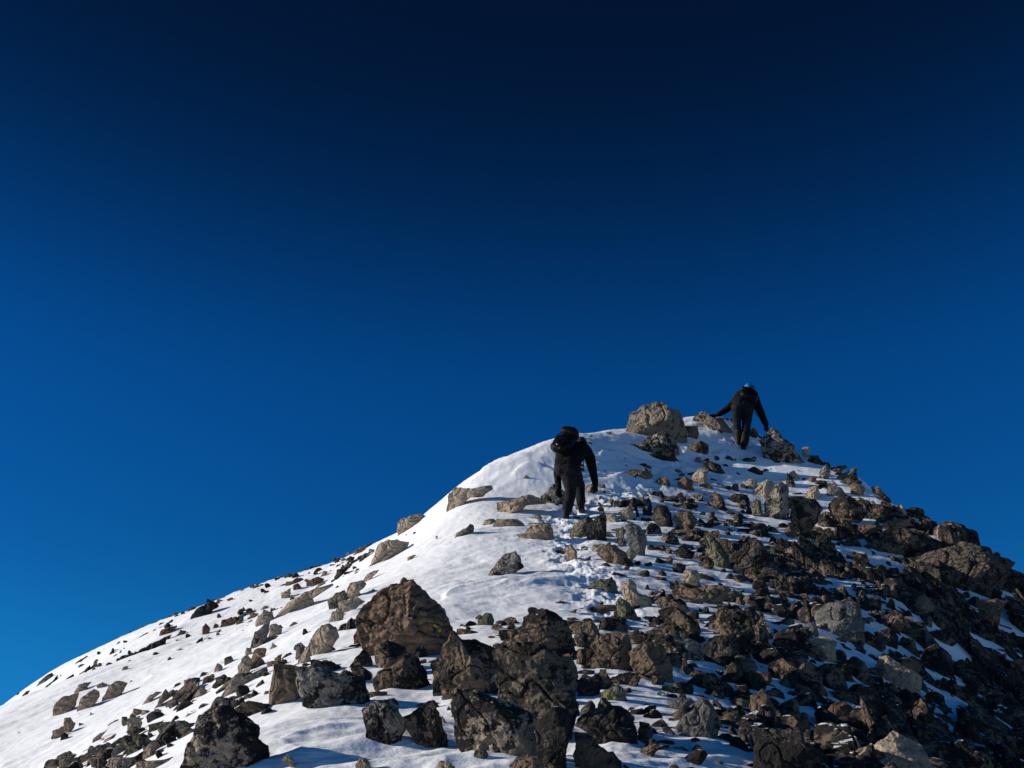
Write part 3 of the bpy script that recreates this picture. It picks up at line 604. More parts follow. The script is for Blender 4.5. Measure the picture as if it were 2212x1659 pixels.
def rock_mat(name, c1, c2, dark=0.45, lichen=0.15, lcol=(0.20, 0.20, 0.07), band=0.0, snow=0.0, grain=0.45, dcol=(0.022, 0.019, 0.017), spots=None, s=1.0, rust=0.1):
    m, nt, b = new_mat(name); L = nt.links.new
    tc = N(nt, 'ShaderNodeTexCoord'); oi = N(nt, 'ShaderNodeObjectInfo')
    off = N(nt, 'ShaderNodeVectorMath', operation='SCALE'); off.inputs[0].default_value = (37.1, 17.7, 53.3); L(oi.outputs['Random'], off.inputs['Scale'])
    ad = N(nt, 'ShaderNodeVectorMath', operation='ADD'); L(tc.outputs['Object'], ad.inputs[0]); L(off.outputs[0], ad.inputs[1])
    P = ad.outputs[0]
    def noise(scale, det=6.0, rough=0.6, dist=0.0):
        n = N(nt, 'ShaderNodeTexNoise', i_Scale=scale * s, i_Detail=det, i_Roughness=rough, i_Distortion=dist); L(P, n.inputs['Vector']); return n.outputs['Fac']
    col = mix(nt, ramp(nt, noise(3.0, 5), 0.35, 0.65), c1, c2)
    col = mix(nt, math_(nt, 'MULTIPLY', ramp(nt, noise(1.7, 4), 0.55, 0.7), rust), col, (0.23, 0.10, 0.04))
    wav = N(nt, 'ShaderNodeTexWave', i_Scale=4.5 * s, i_Distortion=9.0, i_Detail=4.0, bands_direction='Z'); wav.inputs['Detail Scale'].default_value = 1.2; L(P, wav.inputs['Vector'])
    if band > 0:
        col = mix(nt, math_(nt, 'MULTIPLY', ramp(nt, wav.outputs['Fac'], 0.2, 0.8), band), col, (c1[0] * 0.35, c1[1] * 0.33, c1[2] * 0.32))
    gr = ramp(nt, noise(38.0, 4, 0.7), 0.32, 0.72)
    col = mix(nt, grain, col, mix(nt, gr, (c1[0] * 0.3, c1[1] * 0.29, c1[2] * 0.28), (min(1, c2[0] * 1.35), min(1, c2[1] * 1.33), min(1, c2[2] * 1.3))))
    th = 0.72 - 0.42 * dark                                        # crustose black lichen
    dk = ramp(nt, math_(nt, 'ADD', noise(5.0, 12, 0.72, 0.3), math_(nt, 'MULTIPLY', math_(nt, 'SUBTRACT', noise(34.0, 5, 0.7), 0.5), 0.45)), th - 0.02, th + 0.02)
    col = mix(nt, dk, col, dcol)
    tl = 0.74 - 0.30 * lichen                                      # green-yellow lichen in patches
    lk = math_(nt, 'MULTIPLY', ramp(nt, noise(6.5, 7, 0.6, 0.2), tl, tl + 0.05), ramp(nt, noise(30.0, 3), 0.38, 0.55))
    col = mix(nt, math_(nt, 'MULTIPLY', lk, 0.85), col, lcol)
    if spots:
        for (sx, sy, sz, sr) in spots:
            dv = N(nt, 'ShaderNodeVectorMath', operation='DISTANCE'); L(tc.outputs['Object'], dv.inputs[0]); dv.inputs[1].default_value = (sx, sy, sz)
            dd = math_(nt, 'ADD', dv.outputs['Value'], math_(nt, 'MULTIPLY', math_(nt, 'SUBTRACT', noise(25.0, 4), 0.5), sr * 1.2))
            col = mix(nt, math_(nt, 'LESS_THAN', dd, sr), col, (0.55, 0.47, 0.02))
    if snow > 0:
        ge = N(nt, 'ShaderNodeNewGeometry'); sx = N(nt, 'ShaderNodeSeparateXYZ'); L(ge.outputs['Normal'], sx.inputs[0])
        sv = math_(nt, 'ADD', sx.outputs['Z'], math_(nt, 'MULTIPLY', math_(nt, 'SUBTRACT', noise(5.0, 6, 0.6), 0.5), 1.1))
        sm = ramp(nt, sv, 1.0 - 0.25 * snow, 1.03 - 0.25 * snow)
        col = mix(nt, sm, col, (0.80, 0.82, 0.85))
    L(col, b.inputs['Base Color'])
    hgt = math_(nt, 'ADD', math_(nt, 'MULTIPLY', noise(7.0, 12, 0.68), 1.0), math_(nt, 'MULTIPLY', wav.outputs['Fac'], 0.12 + 0.4 * band))
    bp = N(nt, 'ShaderNodeBump', i_Strength=1.0, i_Distance=0.09 / s); L(hgt, bp.inputs['Height']); L(bp.outputs[0], b.inputs['Normal'])
    b.inputs['Roughness'].default_value = 0.9; b.inputs['Specular IOR Level'].default_value = 0.25
    return m
TAN1, TAN2 = (0.39, 0.295, 0.205), (0.50, 0.40, 0.30)
BRN1, BRN2 = (0.17, 0.115, 0.072), (0.26, 0.185, 0.125)
GRY1, GRY2 = (0.13, 0.12, 0.11), (0.22, 0.205, 0.185)
M = {
 't': rock_mat('tan granite', TAN1, TAN2, dark=0.18, lichen=0.1),
 'c': rock_mat('sun brightened brown gneiss', (0.33, 0.24, 0.16), (0.46, 0.35, 0.245), dark=0.16, lichen=0.08),  # brighter copy of the brown gneiss, sunlit tone put into its colour
 's': rock_mat('weathered summit granite', (0.22, 0.17, 0.125), (0.31, 0.25, 0.19), dark=0.34, lichen=0.12, snow=0.2),
 'T': rock_mat('orange tan granite', (0.32, 0.20, 0.12), (0.38, 0.26, 0.17), dark=0.1, lichen=0.0),
 'b': rock_mat('brown gneiss', BRN1, BRN2, dark=0.28, lichen=0.12),
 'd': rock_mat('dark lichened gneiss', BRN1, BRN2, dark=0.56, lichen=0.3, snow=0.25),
 'D': rock_mat('black lichened gneiss with pale base', TAN1, TAN2, dark=0.60, lichen=0.25),
 'g': rock_mat('grey gneiss', GRY1, GRY2, dark=0.30, lichen=0.12, snow=0.2),
 'r': rock_mat('reddish gneiss', (0.16, 0.085, 0.055), (0.22, 0.125, 0.085), dark=0.25, lichen=0.0, rust=0.5),
 'n': rock_mat('green lichened gneiss', (0.15, 0.13, 0.09), (0.21, 0.19, 0.13), dark=0.36, lichen=0.55),
 'k': rock_mat('shade toned black gneiss', (0.09, 0.075, 0.06), (0.13, 0.11, 0.09), dark=0.62, lichen=0.2, snow=0.3),  # near-black tone has the shade of shadowed rocks put into the colour
 'K': rock_mat('black schist', (0.05, 0.035, 0.03), (0.07, 0.05, 0.045), dark=0.6, lichen=0.0),
 'w': rock_mat('pale speckled gneiss with black crust', (0.25, 0.215, 0.175), (0.36, 0.32, 0.27), dark=0.52, lichen=0.1, grain=0.5, snow=0.2),
 'y': rock_mat('swirl banded gneiss', (0.19, 0.135, 0.095), (0.27, 0.20, 0.145), dark=0.22, lichen=0.05, band=0.6, rust=0.4),
 'G': rock_mat('dark gneiss with green lichen', (0.13, 0.10, 0.07), (0.20, 0.16, 0.115), dark=0.60, lichen=0.38, lcol=(0.13, 0.14, 0.05), snow=0.1),
 'L': rock_mat('layered dark gneiss', (0.13, 0.10, 0.08), (0.18, 0.14, 0.11), dark=0.45, lichen=0.2, band=0.5),
}
RUB = rock_mat('rubble gneiss', (0.125, 0.09, 0.062), (0.20, 0.15, 0.108), dark=0.60, lichen=0.25, snow=0.35)

# ------------------------------------------------------------------ boulders traced on the slope
def ico(n):
    bm = bmesh.new(); bmesh.ops.create_icosphere(bm, subdivisions=n, radius=1.0)
    v = np.array([x.co[:] for x in bm.verts]); f = np.array([[x.index for x in p.verts] for p in bm.faces]); bm.free(); return v, f
ICO = {n: ico(n) for n in (3, 4, 5, 6)}
def poly_radius(pts, th):
    R = np.zeros(len(th)); c, s = np.cos(th), np.sin(th)
    for a, b in zip(pts, np.roll(pts, -1, 0)):
        e = b - a; den = c * e[1] - s * e[0]; den = np.where(np.abs(den) < 1e-9, 1e-9, den)
        t = (a[0] * e[1] - a[1] * e[0]) / den; k = (a[0] * s - a[1] * c) / den
        ok = (t > 0) & (k >= -1e-6) & (k <= 1 + 1e-6)
        R = np.where(ok, np.maximum(R, t), R)
    return R
def jag(poly, rng, amp=0.05, it=2):
    """broken-edge outline: midpoint displacement"""
    for _ in range(it):
        nx = np.roll(poly, -1, 0); e = nx - poly; L = np.linalg.norm(e, axis=1, keepdims=True)
        mid = (poly + nx) / 2 + np.stack([-e[:, 1], e[:, 0]], 1) * rng.uniform(-amp, amp, (len(poly), 1)) * 2
        poly = np.stack([poly, mid], 1).reshape(-1, 2); amp *= 0.9
    return poly
def fan(poly, x, y, ax, ay, za, zr):
    """planar facets from an apex over (ax, ay) down to the rim of the outline"""
    q = poly - np.array([ax, ay]); th = np.arctan2(y - ay, x - ax); R = poly_radius(q, th); d = np.hypot(x - ax, y - ay)
    t = np.clip(d / np.maximum(R, 1e-6), 0, 1)
    return za * (1 - t) + zr * t
def rock_shape(poly, th_half, rng, level, rough, lean=0.16):
    """solid rock whose outline across the slope is poly (metres, centroid at 0): broken planar facets front and back"""
    d, f = ICO[level]
    core = poly; poly = jag(poly, rng)
    th = np.arctan2(d[:, 1], d[:, 0]); rho = np.hypot(d[:, 0], d[:, 1])
    R = poly_radius(poly, th); bad = R <= 0; R[bad] = np.median(R[~bad]) if (~bad).any() else 0.1
    s = np.clip(rho / 0.955, 0, 1) ** 0.9; x = R * s * np.cos(th); y = R * s * np.sin(th)
    w, h = np.ptp(poly[:, 0]), np.ptp(poly[:, 1]); sz = math.sqrt(w * h) + 1e-6
    ck = rng.uniform(0.05, 0.40, len(core)); ca = np.arctan2(core[:, 1], core[:, 0]); o = np.argsort(ca)
    zr = np.interp(th, np.concatenate([ca[o] - 2 * math.pi, ca[o], ca[o] + 2 * math.pi]), np.tile(ck[o], 3)) * th_half
    def skin(lx, n):
        z = None
        for k in range(n):
            ax = w * (lx + rng.uniform(-0.13, 0.13)) if k < 2 else w * rng.uniform(-0.3, 0.3); ay = h * rng.uniform(-0.18, 0.24)
            rin = poly_radius(core, np.array([math.atan2(ay, ax)]))[0]; m = math.hypot(ax, ay)
            if m > 0.7 * rin > 0: ax, ay = ax * 0.7 * rin / m, ay * 0.7 * rin / m
            zz = fan(core, x, y, ax, ay, th_half * (rng.uniform(1.1, 1.45) if k == 0 else rng.uniform(0.6, 1.05)), zr)
            z = zz if z is None else np.maximum(z, zz)
        return z
    zf, zb = skin(lean, 3), -0.8 * skin(0.0, 2)
    for k in range(16):                                             # chips off the edges
        a = rng.uniform(0, 2 * math.pi); tilt = rng.uniform(0.2, 1.2)
        n = np.array([math.sin(tilt) * math.cos(a), math.sin(tilt) * math.sin(a), math.cos(tilt)])
        pr = n[0] * x + n[1] * y + n[2] * zf; lim = (pr.max() * rng.uniform(0.80, 0.96) - n[0] * x - n[1] * y) / n[2]
        zf = np.where(zf > lim, np.maximum(lim, 0.45 * zf), zf)
    k = np.clip(d[:, 2] / 0.30 * 0.5 + 0.5, 0, 1)
    z = zb * (1 - k) + zf * k
    co = np.stack([x, y, z], 1)
    nd = co / (np.linalg.norm(co, axis=1, keepdims=True) + 1e-9); nd[:, 2] = nd[:, 2] * 0.6 + 0.5 * np.sign(d[:, 2]) * np.clip(np.abs(d[:, 2]) * 3, 0, 1)
    q = co / sz * 2.2 + rng.uniform(0, 90)
    cr = np.abs(gnoise(q * 1.15 + 40, 44)); crack = -0.05 * np.exp(-(cr / 0.03) ** 2)
    st = np.sin((q @ np.array([0.35, 0.9, 0.25])) * rng.uniform(7, 12) + 3 * gnoise(q * 1.5, 48))
    disp = 0.022 * fbm(q, 2, 5) + 0.016 * fbm(q * 2.6, 4, 8, ridge=True, gain=0.55) + 0.012 * fbm(q * 8.0, 4, 9, gain=0.6) - 0.012 + crack + 0.010 * np.sign(st) * np.abs(st) ** 0.4
    return co + nd * (disp * sz * rough)[:, None], f

ORIG = {'A': (1500, 1100), 'B': (2200, 1100), 'C': (0, 1650), 'D': (700, 1650), 'E': (1400, 1650), 'F': (2200, 1650), 'G': (900, 1300)}
GROUP = {'A': 'rocks around the summit and the centre of the slope', 'B': 'rocks on the right skyline flank', 'C': 'rocks on the sunny left slope',
         'D': 'rocks in the foreground', 'E': 'rocks in the foreground', 'F': 'rocks on the shaded lower right flank', 'G': 'rocks on and around the snow dome'}
KS = 0.36166 * 0.73733
def to_d(reg, x, y):
    ox, oy = ORIG[reg]; return ox * 0.73733 + x * KS, oy * 0.73733 + y * KS
LAND = [('long tan slab breaking', 'the long tan skyline slab'), ('long pale boulder with vertical', 'the pale grained skyline boulder'), ('flat brown slab lying', 'the flat brown slab above the dome'),
 ('dark speckled wedge boulder', 'the lone wedge boulder on the dome'), ('largest brown boulder', 'the yellow spotted boulder'), ('rough speckled boulder', 'the rough speckled foreground boulder'),
 ('massive black boulder', 'the massive black foreground boulder'), ('dark pinnacle', 'the dark pinnacle boulder'), ('peaked grey', 'the peaked central boulder'), ('barrel shaped dark', 'the barrel shaped boulder'),
 ('rounded brown boulder sitting', 'the rounded brown boulder'), ('grey brown pyramid', 'the grey brown pyramid boulder'), ('large dark leaning', 'the large dark leaning boulder'), ('big pale summit', 'the pale summit boulder'),
 ('big two tone boulder', 'the two tone boulder'), ('tall pale green grey wedge', 'the tall pale green grey wedge'), ('long tilted plank', 'the tilted plank on the skyline'),
 ('large dark smooth slab', 'the large dark smooth slab'), ('slim tan spike', 'the slim tan skyline spike'), ('huge layered', 'the layered overhang'), ('pale sunlit block', 'the pale sunlit block'),
 ('long sunlit edged', 'the long sunlit edged boulder'), ('sunlit boulder with an orange', 'the orange striped boulder'), ('big tan boulder with a snow', 'the tan boulder with the snow dab'), ('blunt brown', 'the blunt brown boulder'),
 ('right brown boulder of the pair', 'the boulder pair on the left slope'), ('upright rock, top of the small trio', 'the small trio on the left slope'), ('jagged black rock', 'the jagged black skyline rock'), ('longest slab', 'the longest slanting slab'),
 ('pale buff upright', 'the pale buff upright block'), ('large grey boulder left', 'the large grey boulder at lower left'), ('greenish black faceted', 'the greenish black faceted boulder'), ('large upright grey plate', 'the large upright grey plate'),
 ('tallest dark spike', 'the tallest spike of the outcrop'), ('rounded tan rock standing', 'the rounded tan rock'), ('egg shaped tan', 'the egg shaped boulder'), ('dark grey rock ledge', 'the grey ledge on the left skyline'),
 ('low brown boulder half', 'the half drifted brown boulder'), ('hooked brown rock', 'the hooked brown rock'), ('sunlit tan cube', 'the sunlit tan cube'), ('huge black boulder', 'the huge black boulder in shade')]
CW = {'c': 'brown', 's': 'tan', 'G': 'dark', 't': 'tan', 'T': 'orange tan', 'b': 'brown', 'd': 'dark', 'D': 'dark', 'g': 'grey', 'r': 'reddish', 'n': 'greenish', 'k': 'blackish', 'K': 'black', 'w': 'speckled', 'y': 'banded', 'L': 'layered'}
EXTRA_MARKS = [((1228, 1020), 'the lower climber'), ((1605, 900), 'the upper climber')]

def load_rocks():
    R = []
    for line in ROCKS.strip().splitlines():
        reg, name, mt, pts, lab = line.split('|')
        P = np.array([to_d(reg, *map(float, p.split(','))) for p in pts.split()])
        R.append(dict(reg=reg, name=name, mat=mt, P=P, lab=lab.strip(), c=P.mean(0), s=math.sqrt(np.ptp(P[:, 0]) * np.ptp(P[:, 1]))))
    marks = []
    for key, phrase in LAND:
        h = [r for r in R if r['lab'].startswith(key)]
        if h: marks.append((h[0]['c'], phrase))
    marks += [(np.array(c, float), p) for c, p in EXTRA_MARKS]
    slots = {}
    for r in R:
        if r['lab']: continue
        c, phrase = min(marks, key=lambda m: np.hypot(*(m[0] - r['c'])))
        dx, dy = r['c'] - c; a = math.degrees(math.atan2(-dy, dx)) % 360
        dirn = ['right of', 'above right of', 'above', 'above left of', 'left of', 'below left of', 'below', 'below right of'][int((a + 22.5) // 45) % 8]
        size = 'tiny' if r['s'] < 12 else 'small' if r['s'] < 26 else 'mid sized' if r['s'] < 45 else 'large'
        r['key'] = (size, CW[r['mat']], r['name'].replace('_', ' '), dirn, phrase); r['dist'] = math.hypot(dx, dy)
        slots.setdefault(r['key'], []).append(r)
    for key, rs in slots.items():
        rs.sort(key=lambda r: r['dist']); size, cw, nm, dirn, phrase = key
        for i, r in enumerate(rs):
            o = '' if len(rs) == 1 else [', the nearest', ', the second nearest', ', the third nearest', ', the fourth nearest', ', the fifth nearest'][i]
            if len(rs) > 1 and nm == 'flat rock': phrase = phrase.replace('the small trio on the left slope', 'the small left slope trio').replace('the long ', 'the ').replace('rough speckled ', 'speckled ').replace('large ', '')
            r['lab'] = f'{size} {cw} {nm}{o} {dirn} {phrase}'.replace('mid sized', 'medium')
    return R

def build_rock(r, k):
    rng = np.random.default_rng(1000 + k)
    P = r['P']; vmax = P[:, 1].max(); h = vmax - P[:, 1].min()
    low = P[P[:, 1] > vmax - 0.3 * h]; ub, vb = low[:, 0].mean(), vmax - 0.06 * h
    y0, ok = hit(ub, min(vb, 1720.0))
    if not ok:                                               # stands on the skyline itself
        y0 = y0 - 0.3
    dx, dz = ray(r['c'][0], r['c'][1])
    w_d, h_d = np.ptp(P[:, 0]), h
    mpp = y0 * math.hypot(1, dz) / F                         # metres per photo pixel there
    th = 0.5 * math.sqrt(w_d * h_d) * mpp * (0.34 if r['name'] == 'flat_rock' else 0.52) + 0.1 * max(w_d, h_d) * mpp * 0.5
    y0 = y0 + 0.30 * th
    D = np.array([dx, 1.0, dz]); n = -D / np.linalg.norm(D)
    xr = np.cross([0, 0, 1.0], n); xr /= np.linalg.norm(xr); up = np.cross(n, xr)
    c0 = D * y0
    q = []
    for (u, v) in P:
        ex = 0.0
        if v > vmax - 0.35 * h: ex = 0.16 * h + 3.0          # the foot goes on down into the snow
        a, b = ray(u, v + ex); d = np.array([a, 1.0, b]); t = (c0 @ n) / (d @ n); p = d * t - c0
        q.append((p @ xr, p @ up))
    q = np.array(q); cen = q.mean(0)
    if ((q - cen) ** 2).sum() < 1e-9: cen = q[0]
    q = (q - cen) * (1.07 if r['reg'] in 'DE' and r['s'] > 60 else 1.03); c0 = c0 + xr * cen[0] + up * cen[1]
    s = r['s']; level = 3 if s < 9 else 4 if s < 26 else 5 if s < 85 else 6
    co, f = rock_shape(q, th, rng, level, 0.8 if r['name'] != 'flat_rock' else 0.6, 0.30 if r['reg'] in 'CG' else 0.08 if r['reg'] == 'B' else 0.24)
    Rm = np.stack([xr, up, n], 1)
    me = np_mesh(r['name'], co @ Rm.T, f, smooth=False)
    mat = M[r['mat']]
    if r['mat'] == 'y':                                      # its three yellow lichen spots
        sp = []
        dep = (co @ Rm.T)
        for (zx, zy, rad) in ((1590, 510, 12), (1608, 512, 10), (1630, 552, 12)):
            u, v = to_d('D', zx, zy); a, b = ray(u, v); d = np.array([a, 1.0, b])
            L3 = dep + c0; pr = L3 / L3[:, 1:2]; e = np.hypot(pr[:, 0] - a, pr[:, 2] - b); e[co[:, 2] < 0] = 9
            sp.append((*dep[np.argmin(e)], rad * KS * mpp * 1.1))
        mat = rock_mat('swirl banded gneiss with yellow lichen', (0.20, 0.125, 0.078), (0.29, 0.20, 0.135), dark=0.22, lichen=0.05, band=0.6, rust=0.4, spots=sp)
    o = link(r['name'], me, mat); o.location = c0
    BANKS.append((c0[0] - 0.15 * w_d * mpp, c0[1] + 0.35 * th, 0.50 * w_d * mpp + 0.6 * th, (0.06 if r['reg'] in 'DE' and s > 40 else 0.06) * min(w_d, h_d) * mpp))
    tag(o, r['lab'], {'boulder': 'boulder', 'rock': 'rock', 'flat_rock': 'flat rock'}[r['name']], GROUP[r['reg']])
    return o
BANKS = []
RK = load_rocks()
for k, r in enumerate(RK): build_rock(r, k)

# ------------------------------------------------------------------ snow and rubble ground
def banks(x, y):
    z = np.zeros(len(x))
    for bx, by, br, bh in BANKS:
        k = np.nonzero((np.abs(x - bx) < 2.6 * br) & (np.abs(y - by) < 2.6 * br))[0]
        if len(k): z[k] += bh * np.exp(-((x[k] - bx) ** 2 + ((y[k] - by) * 1.15) ** 2) / (br * br) * 0.9)
    return z
def snow_z(x, y):
    z = GZ.copy(); z[_near] += banks(x[_near], y[_near]); return z, None
snow = link('snow_slope', grid_mesh('snow_slope', AZ, RR, snow_z), SNOW)
tag(snow, 'wind packed snow covering the mountain slope', None, None, 'structure')

def rubble_z(x, y):
    b = bare(x, y); P = np.stack([x, y, x * 0], 1)
    wob = 0.12 * np.stack([gnoise(P * 2.2, 70), gnoise(P * 2.2, 71)], 1)
    sc = np.clip(y / 12.0, 0.5, 1.6)
    h1, e1 = cells(x + wob[:, 0], y + wob[:, 1], 0.85, 3)
    h2, e2 = cells(x + wob[:, 0] * .6, y + wob[:, 1] * .6, 0.33, 13)
    h3, e3 = cells(x + wob[:, 0] * .3, y + wob[:, 1] * .3, 0.14, 23)
    blk = 0.40 * h1 + 0.38 * h2 + 0.28 * h3 + 0.025 * fbm(P * 9, 3, 80)
    blk -= 0.05 * np.exp(-e2 / 0.06) + 0.02 * np.exp(-e3 / 0.08)
    zs = fine_snow(x, y)
    off = -0.40 + 0.50 * b + 0.12 * np.clip((y - 11.0) / 4.0, 0, 1) * np.clip((x - 0.8) / 2.5, 0, 1) * np.clip((20.5 - y) / 4.0, 0, 1)
    z = blk + off
    z = np.where(z < zs - 0.25, zs - 0.25, z)
    return surf(x, y) + z, (z > zs - 0.06) & (b > 0.22)
def stone_kinds(n, rng):
    out = []
    for k in range(n):
        d, f = ICO[3] if k % 2 else ICO[4]; sc = np.array([rng.uniform(0.75, 1.35), rng.uniform(0.7, 1.2), rng.uniform(0.45, 0.95)])
        r = np.full(len(d), 1.0)
        for _ in range(9):
            nn = rng.normal(size=3); nn /= np.linalg.norm(nn); c = d @ nn
            r = np.where(c > 0.05, np.minimum(r, rng.uniform(0.36, 0.72) / np.maximum(c, 1e-3)), r)
        co = d * r[:, None] * sc; co *= 1 + 0.035 * fbm(d * 4 + k * 9, 4, 3, gain=0.65)[:, None]
        out.append((co, f))
    return out
def scatter_stones(n, seed):
    rng = np.random.default_rng(seed); kinds = stone_kinds(14, rng); co = []; fa = []; off = 0; got = 0
    while got < n:
        az = rng.uniform(-0.47, 0.47, 4000); r = 4.2 * (28 / 4.2) ** rng.uniform(0, 1, 4000); x, y = r * np.sin(az), r * np.cos(az)
        bb = bare(x, y); keep = rng.uniform(0, 1, 4000) < np.clip(bb * 1.5 - 0.30, 0, 1)
        x, y, r, bb = x[keep], y[keep], r[keep], bb[keep]; z = surf(x, y) + fine_snow(x, y)
        for X, Y, Z, D, B in zip(x, y, z, r, bb):
            if got >= n: break
            s = (0.05 + 0.0050 * D) * rng.pareto(1.8) * 0.75 + 0.016 + 0.0030 * D; s = min(s, (0.05 + 0.014 * D) * (0.35 + 0.65 * min(1, max(0, 2.2 * B - 0.5))) * (0.5 if D > 17.5 else 1.0))
            c, f = kinds[rng.integers(len(kinds))]; q = rng.normal(size=4); q /= np.linalg.norm(q)
            w_, a, b_, c_ = q; Rm = np.array([[1-2*(b_*b_+c_*c_), 2*(a*b_-w_*c_), 2*(a*c_+w_*b_)], [2*(a*b_+w_*c_), 1-2*(a*a+c_*c_), 2*(b_*c_-w_*a)], [2*(a*c_-w_*b_), 2*(b_*c_+w_*a), 1-2*(a*a+b_*b_)]])
            co.append(c @ Rm.T * s + np.array([X, Y, Z + s * rng.uniform(-0.5, 0.1)])); fa.append(f + off); off += len(c); got += 1
    return np.concatenate(co), np.concatenate(fa)
A2 = np.radians(np.linspace(-29, 29, 1150)); R2 = np.geomspace(3.6, 29, 860)
_bed = grid_mesh('rock_rubble', A2, R2, rubble_z)
_nb = len(_bed.vertices); _c = np.empty(_nb * 3, np.float32); _bed.vertices.foreach_get('co', _c)
_q = np.empty(len(_bed.polygons) * 4, np.int32); _bed.loops.foreach_get('vertex_index', _q); _q = _q.reshape(-1, 4)
_sc, _sf = scatter_stones(2700, 77)
_tri = np.concatenate([_q[:, [0, 1, 2]], _q[:, [0, 2, 3]], _sf + _nb]); bpy.data.meshes.remove(_bed)
rub = link('rock_rubble', np_mesh('rock_rubble', np.concatenate([_c.reshape(-1, 3), _sc]), _tri, smooth=False), RUB)
tag(rub, 'dark broken rock rubble showing through the snow', 'rubble', None, 'stuff')

# ------------------------------------------------------------------ the two climbers and their packs
def cloth(name, c, rough=0.9, sheen=0.0, bump=0.3, scale=60.0):
    m, nt, b = new_mat(name); n = N(nt, 'ShaderNodeTexNoise', i_Scale=scale, i_Detail=5.0); n2 = N(nt, 'ShaderNodeTexNoise', i_Scale=9.0, i_Detail=3.0)
    tc = N(nt, 'ShaderNodeTexCoord')
    for q in (n, n2): nt.links.new(tc.outputs['Object'], q.inputs['Vector'])
    nt.links.new(mix(nt, ramp(nt, n2.outputs['Fac'], 0.3, 0.7), tuple(x * 0.75 for x in c), tuple(x * 1.3 for x in c)), b.inputs['Base Color'])
    bp = N(nt, 'ShaderNodeBump', i_Strength=bump, i_Distance=0.01); nt.links.new(n.outputs['Fac'], bp.inputs['Height']); nt.links.new(bp.outputs[0], b.inputs['Normal'])
    b.inputs['Roughness'].default_value = rough; b.inputs['Sheen Weight'].default_value = sheen; b.inputs['Specular IOR Level'].default_value = 0.12
    return m
C_JACK = cloth('black softshell', (0.0060, 0.0056, 0.0064), sheen=0.0)
C_TROU = cloth('charcoal trouser cloth', (0.0120, 0.0118, 0.0145), sheen=0.0)
C_PACK = cloth('black nylon', (0.004, 0.004, 0.0046), rough=0.45, scale=120.0)
C_BOOT = cloth('boot leather', (0.014, 0.012, 0.011), rough=0.6)
C_GLOV = cloth('glove fabric', (0.010, 0.009, 0.010))
C_HAT = cloth('dark olive wool', (0.020, 0.019, 0.013))
C_BLUE = cloth('light blue helmet shell', (0.015, 0.15, 0.30), rough=0.5, bump=0.0)
C_SKIN = cloth('skin', (0.42, 0.26, 0.19), rough=0.5, bump=0.1)
C_RED = cloth('rust belt webbing', (0.09, 0.028, 0.015))
C_GREY = cloth('grey webbing', (0.10, 0.10, 0.11))
C_TAG = cloth('blue tag', (0.04, 0.09, 0.45), rough=0.5, bump=0.0)
C_SILV = cloth('pale zip cord', (0.45, 0.45, 0.47), rough=0.5, bump=0.0)
C_FROST = cloth('snow frosted boot upper', (0.22, 0.22, 0.23), bump=0.6)

def blob(chains, name, mat, parent, voxel=0.012, smooth=6, fold=0.0, seed=0):
    """one continuous surface grown round polylines of (point, radius)"""
    V, Fc = ICO[3]; co = []; fa = []; off = 0
    for ch in chains:
        for (p, r), (p2, r2) in zip(ch[:-1], ch[1:]):
            p, p2 = np.array(p, float), np.array(p2, float); n = max(2, int(np.linalg.norm(p2 - p) / (0.35 * min(r, r2))) + 1)
            for t in np.linspace(0, 1, n):
                co.append(V * (r * (1 - t) + r2 * t) + p * (1 - t) + p2 * t); fa.append(Fc + off); off += len(V)
    me = np_mesh(name, np.concatenate(co), np.concatenate(fa)); tmp = bpy.data.objects.new('tmp', me); COL.objects.link(tmp)
    md = tmp.modifiers.new('r', 'REMESH'); md.mode = 'VOXEL'; md.voxel_size = voxel; md.use_smooth_shade = True
    sm = tmp.modifiers.new('s', 'SMOOTH'); sm.iterations = smooth; sm.factor = 0.5
    dg = bpy.context.evaluated_depsgraph_get(); out = bpy.data.meshes.new_from_object(tmp.evaluated_get(dg)); bpy.data.objects.remove(tmp); bpy.data.meshes.remove(me)
    if fold:
        n = len(out.vertices); a = np.empty(n * 3, np.float32); out.vertices.foreach_get('co', a); a = a.reshape(-1, 3).astype(float)
        nn = np.empty(n * 3, np.float32); out.vertices.foreach_get('normal', nn); nn = nn.reshape(-1, 3)
        q = a * np.array([9.0, 9.0, 14.0]) + seed
        a = a + nn * (fold * fbm(q, 3, 90 + seed, ridge=True))[:, None]
        out.vertices.foreach_set('co', a.astype(np.float32).ravel()); out.update()
    out.name = name; out.polygons.foreach_set('use_smooth', np.ones(len(out.polygons), bool))
    o = bpy.data.objects.new(name, out); COL.objects.link(o); out.materials.clear(); out.materials.append(mat)
    if parent: o.parent = parent
    return o

